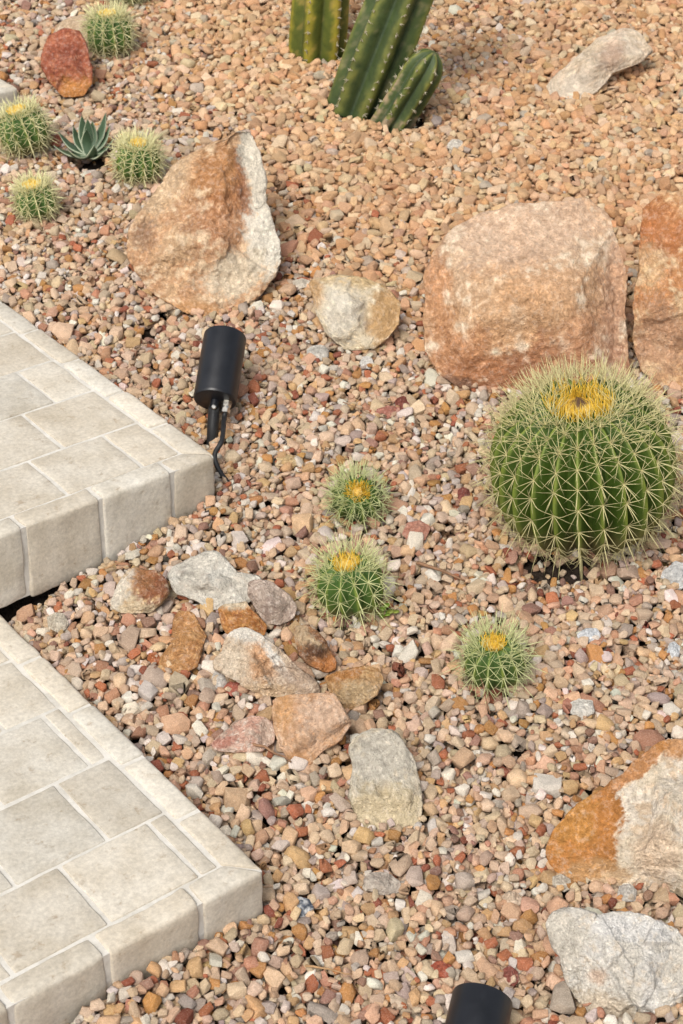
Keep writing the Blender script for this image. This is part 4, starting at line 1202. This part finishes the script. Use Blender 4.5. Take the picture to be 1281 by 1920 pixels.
def pour():
    rs = np.random.default_rng(123)
    peb = []
    H0 = H.copy()
    blocked_top = BLOCK
    def half(y): return   .235 * y + .26
    yl, yh = .86, 4.30
    A = (half(yl) + half(yh)) * (yh - yl)
    Ntot = int(A * 28000)
    # pick y with density proportional to width
    for it in range(Ntot):
        ph = it / Ntot
        best = None
        for c in range(5):
            y = yl + (yh - yl) * rs.random()
            if rs.random() > half(y) / half(yh): continue
            x = (rs.random() * 2 - 1) * half(y)
            ix, iy = int((x - GX0) / CELL), int((y - GY0) / CELL)
            if not (8 < ix < NX - 9 and 8 < iy < NY - 9): continue
            h = H[ix - 2:ix + 3:2, iy - 2:iy + 3:2].mean()
            h -= relief(x, y)
            if best is None or h < best[0]: best = (h, x, y, ix, iy)
        if best is None: continue
        h, x, y, ix, iy = best
        if ph > .05:
            skip = False
            for hx, hy, ra, rb in holes:
                if ((x - hx) / ra) ** 2 + ((y - hy) / rb) ** 2 < rs.uniform(.55, 1.1) and not (ph > .8 and rs.random() < .25): skip = True
            if skip: continue
        t = tan_share(x, y)
        tan = rs.random() < t
        if ph > .80: a = rs.uniform(.0024, .0050)
        else: a = float(np.clip(rs.lognormal(math.log(.0063 if not tan else .0092), .30 if not tan else .19), .005, .0165))
        b = a * rs.uniform(.58, .92)
        c_ = b * rs.uniform(.5, .9)
        yaw = rs.random() * math.pi
        n = int(a / CELL) + 1
        sx = np.arange(ix - n, ix + n + 1); sy = np.arange(iy - n, iy + n + 1)
        if sx[0] < 0 or sy[0] < 0 or sx[-1] >= NX or sy[-1] >= NY: continue
        dx = gx[sx][:, None] - x; dy = gy[sy][None, :] - y
        ca, sa = math.cos(yaw), math.sin(yaw)
        rr = ((dx * ca + dy * sa) / a) ** 2 + ((-dx * sa + dy * ca) / b) ** 2
        m = rr < .92
        if not m.any(): continue
        rl = relief(x, y)
        Hs = H[sx[0]:sx[-1] + 1, sy[0]:sy[-1] + 1]
        Bs = blocked_top[sx[0]:sx[-1] + 1, sy[0]:sy[-1] + 1][rr < .4]
        if Bs.size and Bs.max() > .008 + rl: continue
        prof = c_ * np.sqrt(np.maximum(1 - rr[m], 0))
        low = Hs[m] + prof * .92
        zc = np.partition(low, int(len(low) * .88))[int(len(low) * .88)]
        if zc > .003 + rl: continue
        if zc - c_ < -.05: continue
        Hs[m] = np.maximum(Hs[m], zc + prof * .92)
        peb.append((x, y, zc, a, b, c_, yaw, tan, ph))
    P = np.array(peb)
    # drop the ones wholly buried
    keep = []
    for k, (x, y, z, a, b, c_, yaw, tan, ph) in enumerate(peb):
        ca, sa = math.cos(yaw), math.sin(yaw)
        vis = False
        for u_, v_ in ((0, 0), (.6, 0), (-.6, 0), (0, .6), (0, -.6)):
            X = x + ca * u_ * a - sa * v_ * b; Y = y + sa * u_ * a + ca * v_ * b
            i, j = int((X - GX0) / CELL), int((Y - GY0) / CELL)
            if z + c_ * .8 * math.sqrt(max(0, 1 - u_ * u_ - v_ * v_)) > H[i, j] - .0045: vis = True; break
        keep.append(vis)
    P = P[np.array(keep)]
    n = len(P)
    print('pebbles poured', len(peb), 'kept', n, 'level', np.percentile(H[(blocked_top < -.5)], [5, 25, 50, 75, 95]))
    # colours
    cols = np.zeros((n, 3))
    tanm = P[:, 7] > .5
    cols[tanm] = PALT[rs.choice(len(PALT), tanm.sum(), p=PALTW)]
    cols[~tanm] = PALM[rs.choice(len(PALM), (~tanm).sum(), p=PALMW)]
    cols = weather(lin(cols), np.where(tanm, .98, .94)[:, None]) * .80
    cols *= np.where(tanm[:, None], rs.uniform(.80, 1.12, (n, 1)), rs.uniform(.74, 1.16, (n, 1))) * (1 + rs.normal(0, .03, (n, 3)))
    # a slow drift of hue over the bed
    cols = np.clip(cols, .02, .78)
    VV, FF, CC = [], [], []
    off = 0
    protos = prototypes(60, True, 41) + prototypes(40, False, 42)
    kk = rs.integers(0, len(protos), n)
    print('gravel prototype size', np.mean([len(p[0]) for p in protos]))
    for q_, (pr, Fc) in enumerate(protos):
        idx = np.where(kk == q_)[0]
        Q = pr[None] * P[idx, 3:6][:, None, :] * 1.05
        tx, ty = rs.normal(0, .28, len(idx)), rs.normal(0, .28, len(idx))
        cx_, sx_ = np.cos(tx)[:, None], np.sin(tx)[:, None]
        cy_, sy_ = np.cos(ty)[:, None], np.sin(ty)[:, None]
        X, Y, Z = Q[..., 0], Q[..., 1], Q[..., 2]
        Y, Z = Y * cx_ - Z * sx_, Y * sx_ + Z * cx_
        X, Z = X * cy_ + Z * sy_, -X * sy_ + Z * cy_
        c_, s_ = np.cos(P[idx, 6])[:, None], np.sin(P[idx, 6])[:, None]
        X, Y = X * c_ - Y * s_, X * s_ + Y * c_
        Z = Z + P[idx, 2][:, None] + G * P[idx, 1][:, None] + G * Y
        X = X + P[idx, 0][:, None]
        Y = Y + P[idx, 1][:, None]
        V = np.stack([X, Y, Z], -1)
        nv = V.shape[1]
        VV.append(V.reshape(-1, 3))
        FF.append((Fc[None] + (np.arange(len(idx)) * nv)[:, None, None]).reshape(-1, 3) + off)
        CC.append(np.repeat(cols[idx], nv, 0))
        off += len(idx) * nv
    me = mesh_np('gravel', np.concatenate(VV), np.concatenate(FF), True, np.concatenate(CC))
    o = link('gravel', me, M_PEB)
    tag(o, 'loose crushed gravel, tan near the columnar cacti and mixed pink, grey and rust elsewhere', 'gravel', kind='stuff')
pour()

# ------------------------------------------------------------------ dry twigs
def twig(label, p, q, r, m, bendx=0, seed=1, h=.010):
    rs = random.Random(seed)
    A = ground(*p, h); B = ground(*q, h + .002)
    n = 7
    pts = []
    for i in range(n):
        t = i / (n - 1)
        P = A * (1 - t) + B * t
        P = P + np.array([rs.uniform(-1, 1) * .0012, rs.uniform(-1, 1) * .0012, math.sin(t * math.pi) * bendx + rs.uniform(-1, 1) * .0006])
        pts.append(Vector(P))
    base = pts[0].copy()
    bm = bmesh.new()
    tube(bm, [v - base for v in pts], [r * (1 - .5 * i / (n - 1)) for i in range(n)], 8)
    tag(link('twig', from_bm('twig', bm), m, None, base), label, 'twig', 'dry twigs on the gravel')
twig('brown split twig below left of the big barrel cactus', (783, 1055), (872, 1090), .0026, M_TWIG, .002, 3)
twig('tan reed stub leaning by the squarish orange rock', (470, 1392), (545, 1428), .0020, M_TWIG, .003, 4)
twig('straw-coloured dry needle on the gravel near the lowest step', (572, 1812), (662, 1828), .0013, M_STRAW, .002, 5)
twig('thin dark stem leaning on the lowest small cactus', (918, 1338), (888, 1252), .0010, M_TWIG, .012, 6)
twig('thin reddish needle left of the largest boulder', (644, 754), (702, 780), .0009, M_TWIG, .002, 7)
twig('short tan needle beside the round pale stone under the middle step', (196, 1066), (232, 1052), .0014, M_STRAW, .001, 8)
